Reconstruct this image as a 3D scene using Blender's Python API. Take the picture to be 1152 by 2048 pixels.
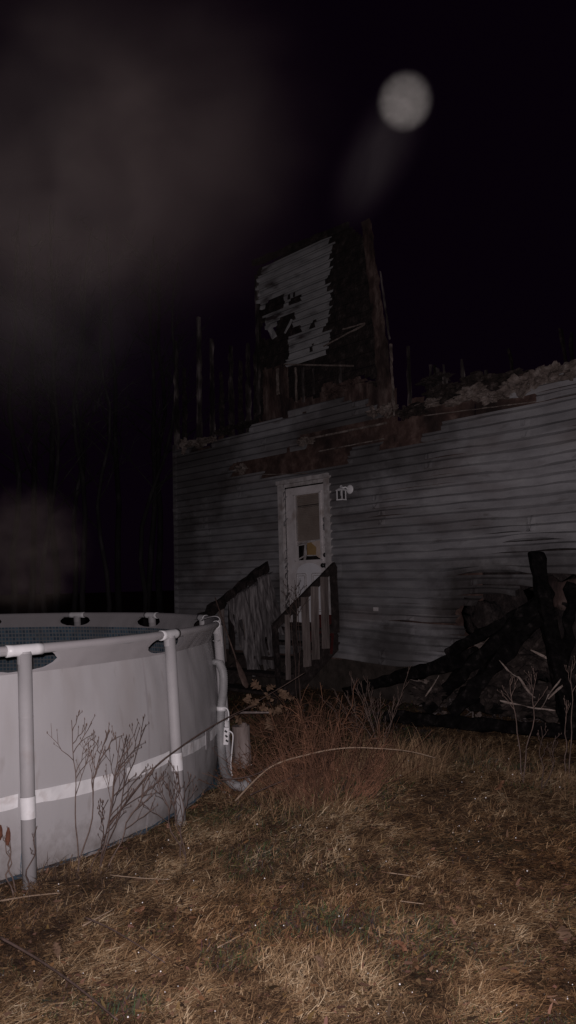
import bpy, bmesh, math, random
import numpy as np
from mathutils import Vector, Matrix, noise as mnoise

for o in list(bpy.data.objects):
    bpy.data.objects.remove(o)
scene = bpy.context.scene
COL = scene.collection
PI = math.pi

# ------------------------------------------------------------------ camera
FPX = 1577.0                      # focal length in pixels of the 1152 x 2048 photograph
PITCH, ROLL, EYE = 0.0859, 0.0254, 1.56
cam = bpy.data.cameras.new('camera')
cam.sensor_fit = 'VERTICAL'
cam.angle = 2 * math.atan(1024 / FPX)
cam.clip_start = 0.02
cam.clip_end = 400
cam_o = bpy.data.objects.new('camera', cam)
COL.objects.link(cam_o)
cam_o.matrix_world = (Matrix.Translation((0, 0, EYE)) @ Matrix.Rotation(PI / 2 + PITCH, 4, 'X')
                      @ Matrix.Rotation(-ROLL, 4, 'Z'))
scene.camera = cam_o

# ------------------------------------------------------------------ night sky, faint moonlight, phone flash
world = bpy.data.worlds.new('World')
scene.world = world
world.use_nodes = True
wn = world.node_tree
wn.nodes.clear()
w_out = wn.nodes.new('ShaderNodeOutputWorld')
w_bg = wn.nodes.new('ShaderNodeBackground')
w_sky = wn.nodes.new('ShaderNodeTexSky')
w_sky.sky_type = 'NISHITA'
w_sky.sun_disc = False
w_sky.sun_elevation = math.radians(50)
w_sky.sun_rotation = math.radians(200)
w_mul = wn.nodes.new('ShaderNodeMix')
w_mul.data_type = 'RGBA'
w_mul.blend_type = 'MIX'                     # night: only a trace of the daylight gradient is left in a near-black violet
w_mul.inputs['Factor'].default_value = 0.985
w_mul.inputs[7].default_value = (1.25, 0.35, 1.55, 1)
wn.links.new(w_sky.outputs['Color'], w_mul.inputs[6])
wn.links.new(w_mul.outputs[2], w_bg.inputs['Color'])
w_bg.inputs['Strength'].default_value = 0.0014
wn.links.new(w_bg.outputs['Background'], w_out.inputs['Surface'])

sun = bpy.data.lights.new('moonlight', 'SUN')
sun.energy = 0.006
sun.angle = math.radians(10)
sun.color = (0.8, 0.85, 1.0)
sun_o = bpy.data.objects.new('moonlight', sun)
sun_o.rotation_euler = (math.radians(40), 0, math.radians(-20))
COL.objects.link(sun_o)

flash = bpy.data.lights.new('phone_flash', 'SPOT')     # the photograph is lit by the phone's own flash
flash.energy = 700
flash.color = (1.0, 0.885, 0.925)
flash.spot_size = math.radians(96)
flash.spot_blend = 0.9
flash.shadow_soft_size = 0.006
flash_o = bpy.data.objects.new('phone_flash', flash)
flash_o.matrix_world = (Matrix.Translation((-0.012, 0.0, EYE + 0.03)) @ Matrix.Rotation(PI / 2 + math.radians(-1), 4, 'X'))
COL.objects.link(flash_o)

scene.view_settings.view_transform = 'Standard'
scene.view_settings.look = 'None'
scene.view_settings.exposure = 0.0
scene.view_settings.gamma = 1.0
scene.view_settings.use_curve_mapping = False


# ------------------------------------------------------------------ measuring helpers (photograph pixel -> place)
def ray(x, y):
    a, b = x - 576, 1024 - y
    c, s = math.cos(ROLL), math.sin(ROLL)
    a, b = (c * a + s * b) / FPX, (-s * a + c * b) / FPX
    return Vector((a, math.cos(PITCH) - math.sin(PITCH) * b, math.sin(PITCH) + math.cos(PITCH) * b))


def at(x, y, d):
    r = ray(x, y)
    return Vector((0, 0, EYE)) + r * (d / r.y)


def on_z(x, y, z=0.0):
    r = ray(x, y)
    return Vector((0, 0, EYE)) + r * ((z - EYE) / r.z)


WALL_A, WALL_D = math.radians(43), 11.5
WU = Vector((math.sin(WALL_A), -math.cos(WALL_A), 0))


def on_wall(x, y):
    r = ray(x, y)
    det = -r.x * WU.y + WU.x * r.y
    t = (WU.x * WALL_D) / det
    s = (r.x * WALL_D) / det
    return s, EYE + t * r.z


def to_px(p):
    x, y, z = p[0], p[1], p[2] - EYE
    d = math.cos(PITCH) * y + math.sin(PITCH) * z
    u = -math.sin(PITCH) * y + math.cos(PITCH) * z
    a, b = FPX * x / d, FPX * u / d
    c, s = math.cos(ROLL), math.sin(ROLL)
    return 576 + c * a - s * b, 1024 - (s * a + c * b)


def wall_px(s, z):
    return to_px((WU.x * s, WALL_D + WU.y * s, z))


def inside(poly, x, y):
    c = False
    j = len(poly) - 1
    for i in range(len(poly)):
        xi, yi = poly[i]
        xj, yj = poly[j]
        if (yi > y) != (yj > y) and x < (xj - xi) * (y - yi) / (yj - yi) + xi:
            c = not c
        j = i
    return c


def wpoly(pts):
    return [on_wall(*p) for p in pts]


def nz(x, y, z=0.0):
    return mnoise.noise(Vector((x, y, z)))


def fbm(x, y, z=0.0, o=3):
    return mnoise.fractal(Vector((x, y, z)), 1.0, 2.0, o)


# ------------------------------------------------------------------ materials
MATS = {}


def material(name, cols, scale=8.0, rough=0.8, bump=0.3, detail=6.0, spec=0.3, stretch=(1, 1, 1), bump_scale=None,
             stains=None, metallic=0.0, coords='Object', vary=0.0):
    """cols: list of (position, rgb) on a noise ramp; stains: (rgb, scale, lo, hi) second, larger noise."""
    if name in MATS:
        return MATS[name]
    m = bpy.data.materials.new(name)
    m.use_nodes = True
    nt = m.node_tree
    N, L = nt.nodes, nt.links
    bs = N['Principled BSDF']
    tc = N.new('ShaderNodeTexCoord')
    mp = N.new('ShaderNodeMapping')
    mp.inputs['Scale'].default_value = stretch
    L.new(tc.outputs[coords], mp.inputs['Vector'])
    no = N.new('ShaderNodeTexNoise')
    no.inputs['Scale'].default_value = scale
    no.inputs['Detail'].default_value = detail
    no.inputs['Roughness'].default_value = 0.62
    L.new(mp.outputs[0], no.inputs['Vector'])
    rp = N.new('ShaderNodeValToRGB')
    el = rp.color_ramp.elements
    while len(el) < len(cols):
        el.new(0.5)
    for e, (p, c) in zip(el, cols):
        e.position = p
        e.color = (*c, 1)
    L.new(no.outputs['Fac'], rp.inputs['Fac'])
    col = rp.outputs['Color']
    for st in (stains or []):
        rgb, sc, lo, hi = st
        n2 = N.new('ShaderNodeTexNoise')
        n2.inputs['Scale'].default_value = sc
        n2.inputs['Detail'].default_value = 5
        L.new(mp.outputs[0], n2.inputs['Vector'])
        mr = N.new('ShaderNodeMapRange')
        mr.inputs['From Min'].default_value = lo
        mr.inputs['From Max'].default_value = hi
        L.new(n2.outputs['Fac'], mr.inputs['Value'])
        mx = N.new('ShaderNodeMix')
        mx.data_type = 'RGBA'
        mx.inputs[7].default_value = (*rgb, 1)
        L.new(mr.outputs[0], mx.inputs['Factor'])
        L.new(col, mx.inputs[6])
        col = mx.outputs[2]
    if vary:
        oi = N.new('ShaderNodeObjectInfo')
        vr = N.new('ShaderNodeMapRange')
        vr.inputs['To Min'].default_value = 1 - vary
        vr.inputs['To Max'].default_value = 1 + vary
        L.new(oi.outputs['Random'], vr.inputs['Value'])
        hs = N.new('ShaderNodeHueSaturation')
        L.new(vr.outputs[0], hs.inputs['Value'])
        L.new(col, hs.inputs['Color'])
        col = hs.outputs['Color']
    L.new(col, bs.inputs['Base Color'])
    bs.inputs['Roughness'].default_value = rough
    bs.inputs['Specular IOR Level'].default_value = spec
    bs.inputs['Metallic'].default_value = metallic
    if bump:
        n3 = N.new('ShaderNodeTexNoise')
        n3.inputs['Scale'].default_value = bump_scale or scale * 3
        n3.inputs['Detail'].default_value = 6
        L.new(mp.outputs[0], n3.inputs['Vector'])
        bp = N.new('ShaderNodeBump')
        bp.inputs['Strength'].default_value = bump
        bp.inputs['Distance'].default_value = 0.02
        L.new(n3.outputs['Fac'], bp.inputs['Height'])
        L.new(bp.outputs[0], bs.inputs['Normal'])
    MATS[name] = m
    return m


def add_soot(m, spots, rgb=(0.03, 0.024, 0.022), warp=0.55, freq=2.3):
    """soot and scorch stains with a shape of their own: (centre x, z, radius, strength) in the wall's own coordinates"""
    N, L = m.node_tree.nodes, m.node_tree.links
    bs = N['Principled BSDF']
    src = bs.inputs['Base Color'].links[0].from_socket
    tc = N.new('ShaderNodeTexCoord')
    no = N.new('ShaderNodeTexNoise')
    no.inputs['Scale'].default_value = freq
    no.inputs['Detail'].default_value = 6
    no.inputs['Roughness'].default_value = 0.65
    L.new(tc.outputs['Object'], no.inputs['Vector'])
    for (cx, cz, r, k) in spots:
        ds = N.new('ShaderNodeVectorMath')
        ds.operation = 'DISTANCE'
        ds.inputs[1].default_value = (cx, 0, cz)
        L.new(tc.outputs['Object'], ds.inputs[0])
        mm = N.new('ShaderNodeMath')
        mm.operation = 'MULTIPLY_ADD'
        mm.inputs[1].default_value = -2 * warp * r
        L.new(no.outputs['Fac'], mm.inputs[0])
        L.new(ds.outputs['Value'], mm.inputs[2])
        mr = N.new('ShaderNodeMapRange')
        mr.interpolation_type = 'SMOOTHSTEP'
        mr.inputs['From Min'].default_value = r * (1 - warp)
        mr.inputs['From Max'].default_value = r * (0.35 - warp)
        mr.inputs['To Max'].default_value = k
        L.new(mm.outputs[0], mr.inputs['Value'])
        mx = N.new('ShaderNodeMix')
        mx.data_type = 'RGBA'
        mx.inputs[7].default_value = (*rgb, 1)
        L.new(mr.outputs[0], mx.inputs['Factor'])
        L.new(src, mx.inputs[6])
        src = mx.outputs[2]
    L.new(src, bs.inputs['Base Color'])


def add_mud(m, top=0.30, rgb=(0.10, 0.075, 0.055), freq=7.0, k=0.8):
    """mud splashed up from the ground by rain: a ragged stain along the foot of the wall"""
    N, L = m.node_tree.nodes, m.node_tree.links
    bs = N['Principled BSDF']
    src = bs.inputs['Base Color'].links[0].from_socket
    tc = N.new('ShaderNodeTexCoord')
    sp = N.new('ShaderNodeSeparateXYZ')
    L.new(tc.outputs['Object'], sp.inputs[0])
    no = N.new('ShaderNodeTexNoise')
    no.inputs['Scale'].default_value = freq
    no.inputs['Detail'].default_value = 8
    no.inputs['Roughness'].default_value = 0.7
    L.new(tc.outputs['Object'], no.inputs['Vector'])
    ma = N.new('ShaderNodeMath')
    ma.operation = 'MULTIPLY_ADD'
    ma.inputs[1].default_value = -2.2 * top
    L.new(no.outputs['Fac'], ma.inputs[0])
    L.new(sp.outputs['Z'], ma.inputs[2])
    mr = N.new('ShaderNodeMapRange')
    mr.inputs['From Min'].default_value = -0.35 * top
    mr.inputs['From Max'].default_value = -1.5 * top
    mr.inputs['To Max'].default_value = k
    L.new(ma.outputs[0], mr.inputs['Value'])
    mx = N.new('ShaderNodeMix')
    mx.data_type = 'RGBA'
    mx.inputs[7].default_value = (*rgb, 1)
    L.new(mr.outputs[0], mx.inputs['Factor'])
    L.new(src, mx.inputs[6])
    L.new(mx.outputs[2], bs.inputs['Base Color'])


def g(v, t=(1, 1, 1)):
    return (v * t[0], v * t[1], v * t[2])


M_SIDING = material('vinyl_siding', [(0.25, g(0.165, (1, .98, 1.0))), (0.5, g(0.245, (1, .99, 1.02))), (0.75, g(0.33))], 1.7, 0.6, 0.15,
                    bump_scale=40, stretch=(1, 1, 3), vary=0.22,
                    stains=[((0.12, 0.10, 0.095), 0.8, 0.50, 0.75), ((0.08, 0.065, 0.06), 3.1, 0.62, 0.85)])
M_SIDING_UP = material('scorched_siding', [(0.25, g(0.16)), (0.55, g(0.28)), (0.8, g(0.36))], 2.5, 0.6, 0.2, bump_scale=40,
                       stretch=(1, 1, 3), stains=[((0.05, 0.04, 0.04), 2.2, 0.56, 0.72)], vary=0.12)
M_SHEATH = material('bare_wood_sheathing', [(0.3, (0.035, 0.021, 0.017)), (0.5, (0.078, 0.046, 0.038)), (0.72, (0.16, 0.11, 0.092))], 7, 0.9, 0.5,
                    stains=[((0.02, 0.013, 0.012), 1.6, 0.48, 0.66)])
M_CHAR = material('charred_wood', [(0.35, (0.008, 0.006, 0.006)), (0.55, (0.022, 0.016, 0.015)), (0.78, (0.075, 0.06, 0.055))], 9, 0.85, 1.0,
                  bump_scale=34)
M_CHAR_ASH = material('ashy_charred_wood', [(0.40, (0.012, 0.009, 0.009)), (0.54, (0.05, 0.041, 0.039)), (0.70, (0.23, 0.20, 0.19))], 6, 0.9, 0.8,
                      stretch=(1, 1, 0.3), bump_scale=30)
M_CHAR_RED = material('scorched_red_wood', [(0.32, (0.02, 0.013, 0.012)), (0.52, (0.068, 0.042, 0.036)), (0.75, (0.17, 0.128, 0.11))], 9, 0.9, 0.7,
                      stretch=(1, 1, 0.4), stains=[((0.015, 0.01, 0.01), 2.1, 0.5, 0.65)])
M_BEAM = material('black_charcoal_timber', spec=0.08, cols=[(0.40, (0.0022, 0.0018, 0.002)), (0.58, (0.007, 0.006, 0.006)), (0.78, (0.04, 0.034, 0.033))], scale=12, rough=0.9, bump=1.0,
                  bump_scale=28)
M_TORN = material('torn_housewrap', [(0.3, (0.06, 0.046, 0.038)), (0.5, (0.145, 0.115, 0.10)), (0.75, (0.30, 0.26, 0.235))], 9, 0.9, 0.8)
M_DOOR = material('dirty_white_door_paint', [(0.25, g(0.52, (1, .94, .92))), (0.6, g(0.70, (1, .95, .94))), (0.8, g(0.78))], 5, 0.42, 0.06,
                  stains=[((0.30, 0.24, 0.20), 3.5, 0.60, 0.80)], spec=0.5)
M_DOOR_BRIGHT = material('brighter_white_door_paint', [(0.25, g(0.74, (1, 1, 1.03))), (0.7, g(0.82, (1, 1, 1.03)))], 5, 0.4, 0.04, spec=0.5)  # brighter white for the lower half of the door
M_TRIM = material('weathered_white_trim', [(0.25, g(0.26, (1, .92, .88))), (0.55, g(0.50, (1, .95, .93))), (0.8, g(0.62))], 9, 0.6, 0.2,
                  stains=[((0.24, 0.20, 0.18), 6, 0.55, 0.8)])
M_BLIND = material('grimy_blind', [(0.3, (0.48, 0.39, 0.33)), (0.7, (0.62, 0.53, 0.46))], 6, 0.6, 0.05)
M_BLACK = material('black_metal', [(0.3, (0.008, 0.008, 0.008)), (0.7, (0.02, 0.02, 0.02))], 20, 0.35, 0.05, spec=0.6)
M_LAMPWHITE = material('white_lamp_metal', [(0.3, g(0.75)), (0.7, g(0.85))], 14, 0.4, 0.05, spec=0.5)
M_CARD = material('tan_cardboard', [(0.3, (0.30, 0.19, 0.075)), (0.7, (0.38, 0.25, 0.11))], 6, 0.9, 0.1)
M_REDP = material('dark_red_painted_board', [(0.3, (0.045, 0.009, 0.009)), (0.7, (0.09, 0.018, 0.016))], 9, 0.7, 0.3)
M_GREYWOOD = material('weathered_grey_wood', [(0.3, (0.08, 0.064, 0.058)), (0.5, (0.185, 0.153, 0.14)), (0.75, (0.31, 0.265, 0.245))], 14, 0.9, 0.5,
                      stretch=(1, 1, 0.12))
M_DARKWOOD = material('dark_stained_wood', [(0.3, (0.014, 0.011, 0.010)), (0.55, (0.034, 0.026, 0.024)), (0.8, (0.09, 0.072, 0.066))], 14, 0.8, 0.4)
M_TARP = material('grey_burnt_cloth', [(0.3, (0.04, 0.035, 0.036)), (0.5, (0.13, 0.118, 0.118)), (0.72, (0.32, 0.30, 0.295))], 16, 0.9, 0.4,
                  stretch=(2, 2, 0.2), stains=[((0.02, 0.017, 0.017), 3, 0.52, 0.7)])
M_CONC = material('grimy_foundation_concrete', [(0.3, (0.022, 0.018, 0.015)), (0.7, (0.075, 0.06, 0.052))], 6, 0.95, 0.6)
M_VINYL = material('grey_pool_vinyl', [(0.3, g(0.37, (1, .98, .985))), (0.7, g(0.43, (1, .98, .985)))], 2.2, 0.5, 0.06, bump_scale=260, spec=0.3,
                   stretch=(1, 1, 0.22), stains=[((0.27, 0.24, 0.225), 2.6, 0.50, 0.80), ((0.22, 0.185, 0.165), 9, 0.63, 0.82)])
M_SLEEVE = material('grey_pool_sleeve', [(0.3, g(0.33, (1, .96, .97))), (0.7, g(0.38, (1, .96, .97)))], 3, 0.5, 0.1, bump_scale=200)
M_STEEL = material('grey_powder_coated_tube', [(0.3, g(0.33, (1, .975, .98))), (0.7, g(0.38, (1, .975, .98)))], 6, 0.6, 0.03, spec=0.3,
                   stains=[((0.30, 0.26, 0.24), 7, 0.6, 0.8)])
M_WHITE = material('white_plastic', [(0.3, g(0.68)), (0.7, g(0.80))], 8, 0.4, 0.04, spec=0.5, stains=[((0.45, 0.40, 0.37), 9, 0.58, 0.8)])
M_HOSE = material('grey_ribbed_hose', [(0.3, g(0.20)), (0.7, g(0.30))], 12, 0.5, 0.1)
M_CLEAR = material('cloudy_grey_plastic', [(0.3, g(0.30)), (0.7, g(0.45))], 18, 0.25, 0.1, spec=0.6)
M_BLUE = material('blue_ground_cloth', [(0.3, (0.05, 0.085, 0.12)), (0.7, (0.09, 0.14, 0.19))], 8, 0.7, 0.4, stains=[((0.07, 0.05, 0.035), 6, 0.5, 0.65)])
M_STEMPALE = material('dry_pale_stem', [(0.3, (0.20, 0.14, 0.095)), (0.7, (0.36, 0.27, 0.19))], 20, 0.8, 0.2)
M_STEM = material('dry_brown_stem', [(0.3, (0.085, 0.058, 0.048)), (0.7, (0.20, 0.145, 0.12))], 20, 0.8, 0.2)
M_STEMDARK = material('dark_wet_stem', [(0.3, (0.05, 0.033, 0.028)), (0.7, (0.13, 0.088, 0.072))], 20, 0.7, 0.2)
M_CANE = material('red_brown_cane', [(0.34, (0.035, 0.017, 0.011)), (0.66, (0.24, 0.12, 0.07))], 5, 0.8, 0.2)
M_SEED = material('rusty_seed_head', [(0.3, (0.07, 0.026, 0.016)), (0.7, (0.18, 0.075, 0.045))], 30, 0.9, 0.4)
M_LEAF = material('dry_oak_leaf', [(0.3, (0.07, 0.04, 0.024)), (0.55, (0.15, 0.095, 0.06)), (0.8, (0.27, 0.19, 0.13))], 12, 0.8, 0.2)
M_LEAFRED = material('rust_fallen_leaf', [(0.3, (0.12, 0.055, 0.03)), (0.8, (0.22, 0.11, 0.06))], 12, 0.8, 0.2)
M_BARK = material('grey_tree_bark', [(0.3, (0.012, 0.010, 0.011)), (0.55, (0.033, 0.029, 0.031)), (0.8, (0.11, 0.10, 0.107))], 6, 0.9, 0.6, stretch=(1, 1, 0.25))
M_SPLINT = material('pale_splintered_wood', [(0.3, (0.14, 0.10, 0.08)), (0.7, (0.38, 0.32, 0.28))], 14, 0.9, 0.4)
M_DEBRIS = material('ashy_debris', [(0.35, (0.009, 0.0065, 0.006)), (0.55, (0.03, 0.022, 0.019)), (0.78, (0.12, 0.095, 0.085))], 11, 0.95, 0.9)
M_POST = material('bleached_stump_wood', [(0.3, (0.16, 0.125, 0.11)), (0.7, (0.32, 0.27, 0.25))], 9, 0.9, 0.6, stretch=(1, 1, 0.3))


def glass_material(name, alpha=0.25):
    m = bpy.data.materials.new(name)
    m.use_nodes = True
    b = m.node_tree.nodes['Principled BSDF']
    b.inputs['Base Color'].default_value = (0.06, 0.06, 0.06, 1)
    b.inputs['Roughness'].default_value = 0.15
    b.inputs['Alpha'].default_value = alpha
    return m


M_GLASS = glass_material('dusty_glass', 0.15)


def mosaic_material():
    m = bpy.data.materials.new('mosaic_print_liner')
    m.use_nodes = True
    N, L = m.node_tree.nodes, m.node_tree.links
    b = N['Principled BSDF']
    tc = N.new('ShaderNodeTexCoord')
    br = N.new('ShaderNodeTexBrick')
    br.offset = 0.0
    br.inputs['Scale'].default_value = 1.0
    br.inputs['Brick Width'].default_value = 0.044
    br.inputs['Row Height'].default_value = 0.044
    br.inputs['Mortar Size'].default_value = 0.0075
    br.inputs['Mortar Smooth'].default_value = 0.2
    br.inputs['Color1'].default_value = (0.045, 0.08, 0.115, 1)
    br.inputs['Color2'].default_value = (0.105, 0.175, 0.23, 1)
    br.inputs['Mortar'].default_value = (0.21, 0.22, 0.23, 1)
    L.new(tc.outputs['UV'], br.inputs['Vector'])
    no = N.new('ShaderNodeTexNoise')
    no.inputs['Scale'].default_value = 2.5
    no.inputs['Detail'].default_value = 5
    L.new(tc.outputs['Object'], no.inputs['Vector'])
    mr = N.new('ShaderNodeMapRange')
    mr.inputs['From Min'].default_value = 0.5
    mr.inputs['From Max'].default_value = 0.75
    mr.inputs['To Max'].default_value = 0.75
    L.new(no.outputs['Fac'], mr.inputs['Value'])
    mx = N.new('ShaderNodeMix')
    mx.data_type = 'RGBA'
    mx.inputs[7].default_value = (0.13, 0.11, 0.10, 1)
    L.new(mr.outputs[0], mx.inputs['Factor'])
    L.new(br.outputs['Color'], mx.inputs[6])
    L.new(mx.outputs[2], b.inputs['Base Color'])
    b.inputs['Roughness'].default_value = 0.4
    return m


M_MOSAIC = mosaic_material()


# ------------------------------------------------------------------ mesh helpers
class MB:
    def __init__(self):
        self.v, self.f = [], []

    def box(self, c, size, rot=None, jit=0.0, rnd=None):
        n = len(self.v)
        c = Vector(c)
        for sx in (-.5, .5):
            for sy in (-.5, .5):
                for sz in (-.5, .5):
                    p = Vector((sx * size[0], sy * size[1], sz * size[2]))
                    if jit:
                        p += Vector((rnd.uniform(-jit, jit), rnd.uniform(-jit, jit), rnd.uniform(-jit, jit)))
                    if rot is not None:
                        p = rot @ p
                    self.v.append(c + p)
        self.f += [tuple(n + i for i in q) for q in
                   ((0, 1, 3, 2), (4, 6, 7, 5), (0, 4, 5, 1), (2, 3, 7, 6), (0, 2, 6, 4), (1, 5, 7, 3))]
        return self

    def bar(self, a, b, w, t, up=Vector((0, 0, 1)), seg=1, rough=0.0, seed=0, taper=1.0):
        """rectangular bar from a to b, w wide (across `up`), t thick (along up), optionally rough and tapered"""
        a, b = Vector(a), Vector(b)
        d = (b - a).normalized()
        side = d.cross(up)
        if side.length < 1e-4:
            side = d.cross(Vector((1, 0, 0)))
        side.normalize()
        u = side.cross(d).normalized()
        n0 = len(self.v)
        for i in range(seg + 1):
            k = i / seg
            p = a.lerp(b, k)
            sc = 1 + (taper - 1) * k
            for j, (x, y) in enumerate(((-1, -1), (1, -1), (1, 1), (-1, 1))):
                q = p + side * (x * w / 2 * sc) + u * (y * t / 2 * sc)
                if rough:
                    h = 7.3 * k * (b - a).length
                    q += side * (rough * nz(h, j * 3.1, seed)) + u * (rough * nz(h, j * 3.1 + 9, seed))
                    if i in (0, seg):
                        q += d * (rough * 2.0 * nz(j * 5.3, i, seed + 4))
                self.v.append(q)
        for i in range(seg):
            for j in range(4):
                p0 = n0 + i * 4
                self.f.append((p0 + j, p0 + (j + 1) % 4, p0 + 4 + (j + 1) % 4, p0 + 4 + j))
        self.f.append((n0 + 3, n0 + 2, n0 + 1, n0))
        e = n0 + seg * 4
        self.f.append((e, e + 1, e + 2, e + 3))
        return self

    def tube(self, pts, r, n=6, cap=True, squash=1.0):
        pts = [Vector(p) for p in pts]
        if not isinstance(r, (list, tuple)):
            r = [r] * len(pts)
        n0 = len(self.v)
        prev = None
        for i, p in enumerate(pts):
            d = (pts[min(i + 1, len(pts) - 1)] - pts[max(i - 1, 0)])
            if d.length < 1e-9:
                d = Vector((0, 0, 1))
            d.normalize()
            if prev is None:
                ref = Vector((0, 0, 1)) if abs(d.z) < 0.9 else Vector((1, 0, 0))
                s = d.cross(ref).normalized()
            else:
                s = (prev - d * prev.dot(d))
                s = s.normalized() if s.length > 1e-6 else d.orthogonal().normalized()
            prev = s
            u = d.cross(s)
            for j in range(n):
                a = 2 * PI * j / n
                self.v.append(p + s * (math.cos(a) * r[i]) + u * (math.sin(a) * r[i] * squash))
        for i in range(len(pts) - 1):
            for j in range(n):
                p0 = n0 + i * n
                self.f.append((p0 + j, p0 + (j + 1) % n, p0 + n + (j + 1) % n, p0 + n + j))
        if cap:
            self.f.append(tuple(n0 + j for j in reversed(range(n))))
            e = n0 + (len(pts) - 1) * n
            self.f.append(tuple(e + j for j in range(n)))
        return self

    def lathe(self, c, prof, n=16, axis='z'):
        n0 = len(self.v)
        c = Vector(c)
        for (r, h) in prof:
            for j in range(n):
                a = 2 * PI * j / n
                p = (r * math.cos(a), r * math.sin(a), h)
                if axis == 'y':
                    p = (p[0], p[2], p[1])
                if axis == 'x':
                    p = (p[2], p[0], p[1])
                self.v.append(c + Vector(p))
        for i in range(len(prof) - 1):
            for j in range(n):
                self.f.append((n0 + i * n + j, n0 + i * n + (j + 1) % n, n0 + (i + 1) * n + (j + 1) % n, n0 + (i + 1) * n + j))
        self.f.append(tuple(n0 + j for j in reversed(range(n))))
        e = n0 + (len(prof) - 1) * n
        self.f.append(tuple(e + j for j in range(n)))
        return self

    def lump(self, c, size, amp=0.35, seed=0, sub=3, freq=1.8, rot=None):
        bm = bmesh.new()
        bmesh.ops.create_icosphere(bm, subdivisions=sub, radius=1.0)
        n0 = len(self.v)
        c = Vector(c)
        bm.verts.ensure_lookup_table()
        for v in bm.verts:
            p = v.co.copy()
            k = 1 + amp * fbm(p.x * freq + seed * 7.1, p.y * freq, p.z * freq, 4) * 1.6
            p = Vector((p.x * size[0], p.y * size[1], p.z * size[2])) * k
            if rot is not None:
                p = rot @ p
            self.v.append(c + p)
        for f in bm.faces:
            self.f.append(tuple(n0 + v.index for v in f.verts))
        bm.free()
        return self

    def build(self, name, m, parent=None, smooth=False):
        me = bpy.data.meshes.new(name)
        me.from_pydata([tuple(p) for p in self.v], [], self.f)
        me.materials.append(m)
        if smooth:
            me.polygons.foreach_set('use_smooth', [True] * len(me.polygons))
        me.update()
        o = bpy.data.objects.new(name, me)
        COL.objects.link(o)
        if parent is not None:
            o.parent = parent
        return o


def empty(name, loc=(0, 0, 0), rz=0.0):
    o = bpy.data.objects.new(name, None)
    o.empty_display_size = 0.1
    o.location = loc
    o.rotation_euler = (0, 0, rz)
    COL.objects.link(o)
    return o


def tag(o, label=None, cat=None, group=None, kind=None):
    if label:
        o['label'] = label
    if cat:
        o['category'] = cat
    if group:
        o['group'] = group
    if kind:
        o['kind'] = kind
    return o


def centre(o):
    """move a single mesh thing's origin to the bottom centre of its shape"""
    me = o.data
    co = np.empty(len(me.vertices) * 3)
    me.vertices.foreach_get('co', co)
    co = co.reshape(-1, 3)
    c = (co.min(0) + co.max(0)) / 2
    c[2] = co[:, 2].min()
    co -= c
    me.vertices.foreach_set('co', co.ravel())
    me.update()
    o.location = Vector(o.location) + Vector(c)
    return o


# ------------------------------------------------------------------ ground
PC = Vector((-3.611, 6.461, 0))
PR = 3.01


def gz(x, y):
    h = 0.035 * math.sin(0.9 * x + 0.5) * math.sin(0.7 * y) + 0.02 * math.sin(2.3 * x - 1.1 * y)
    h += 0.11 * math.exp(-(((x - 0.55) / 0.9) ** 2 + ((y - 5.7) / 0.8) ** 2))
    h += 0.05 * math.exp(-(((x - 1.6) / 1.2) ** 2 + ((y - 6.2) / 1.2) ** 2))
    h += 0.10 * math.exp(-(((x - 0.2) / 1.1) ** 2 + ((y - 8.3) / 1.0) ** 2))
    rr = math.hypot(x - PC.x, y - PC.y)
    k = min(1.0, max(0.0, (rr - PR - 0.1) / 0.5))
    return h * k


def make_ground():
    xs = np.unique(np.concatenate([np.linspace(-120, -8, 15), np.linspace(-8, 8, 81), np.linspace(8, 120, 15)]))
    ys = np.unique(np.concatenate([np.linspace(-60, -2, 8), np.linspace(-2, 16, 91), np.linspace(16, 160, 18)]))
    V = [(x, y, gz(x, y) - 0.012) for y in ys for x in xs]
    nx = len(xs)
    F = [(j * nx + i, j * nx + i + 1, (j + 1) * nx + i + 1, (j + 1) * nx + i) for j in range(len(ys) - 1) for i in range(nx - 1)]
    mb = MB()
    mb.v, mb.f = [Vector(v) for v in V], F
    m = material('matted_soil_and_thatch', [(0.3, (0.035, 0.02, 0.011)), (0.5, (0.09, 0.053, 0.029)), (0.7, (0.18, 0.115, 0.064))], 14, 0.95, 0.9,
                 stains=[((0.04, 0.045, 0.02), 0.9, 0.52, 0.7)])
    o = mb.build('ground', m, smooth=True)
    tag(o, 'dark soil under the matted lawn', kind='structure')


make_ground()


def vnoise(x, y, seed):
    """smooth value noise on numpy arrays, 0..1"""
    xi, yi = np.floor(x).astype(np.int64), np.floor(y).astype(np.int64)
    fx, fy = x - xi, y - yi
    fx, fy = fx * fx * (3 - 2 * fx), fy * fy * (3 - 2 * fy)

    def h(a, b):
        n = (a * 374761393 + b * 668265263 + seed * 974711) & 0x7fffffff
        n = ((n ^ (n >> 13)) * 1274126177) & 0x7fffffff
        return ((n ^ (n >> 16)) & 0xffff) / 65535.0
    return ((h(xi, yi) * (1 - fx) + h(xi + 1, yi) * fx) * (1 - fy) + (h(xi, yi + 1) * (1 - fx) + h(xi + 1, yi + 1) * fx) * fy)


def gz_np(x, y):
    h = 0.035 * np.sin(0.9 * x + 0.5) * np.sin(0.7 * y) + 0.02 * np.sin(2.3 * x - 1.1 * y)
    h += 0.11 * np.exp(-(((x - 0.55) / 0.9) ** 2 + ((y - 5.7) / 0.8) ** 2))
    h += 0.05 * np.exp(-(((x - 1.6) / 1.2) ** 2 + ((y - 6.2) / 1.2) ** 2))
    h += 0.10 * np.exp(-(((x - 0.2) / 1.1) ** 2 + ((y - 8.3) / 1.0) ** 2))
    rr = np.hypot(x - PC.x, y - PC.y)
    return h * np.clip((rr - PR - 0.1) / 0.5, 0, 1)


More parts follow.
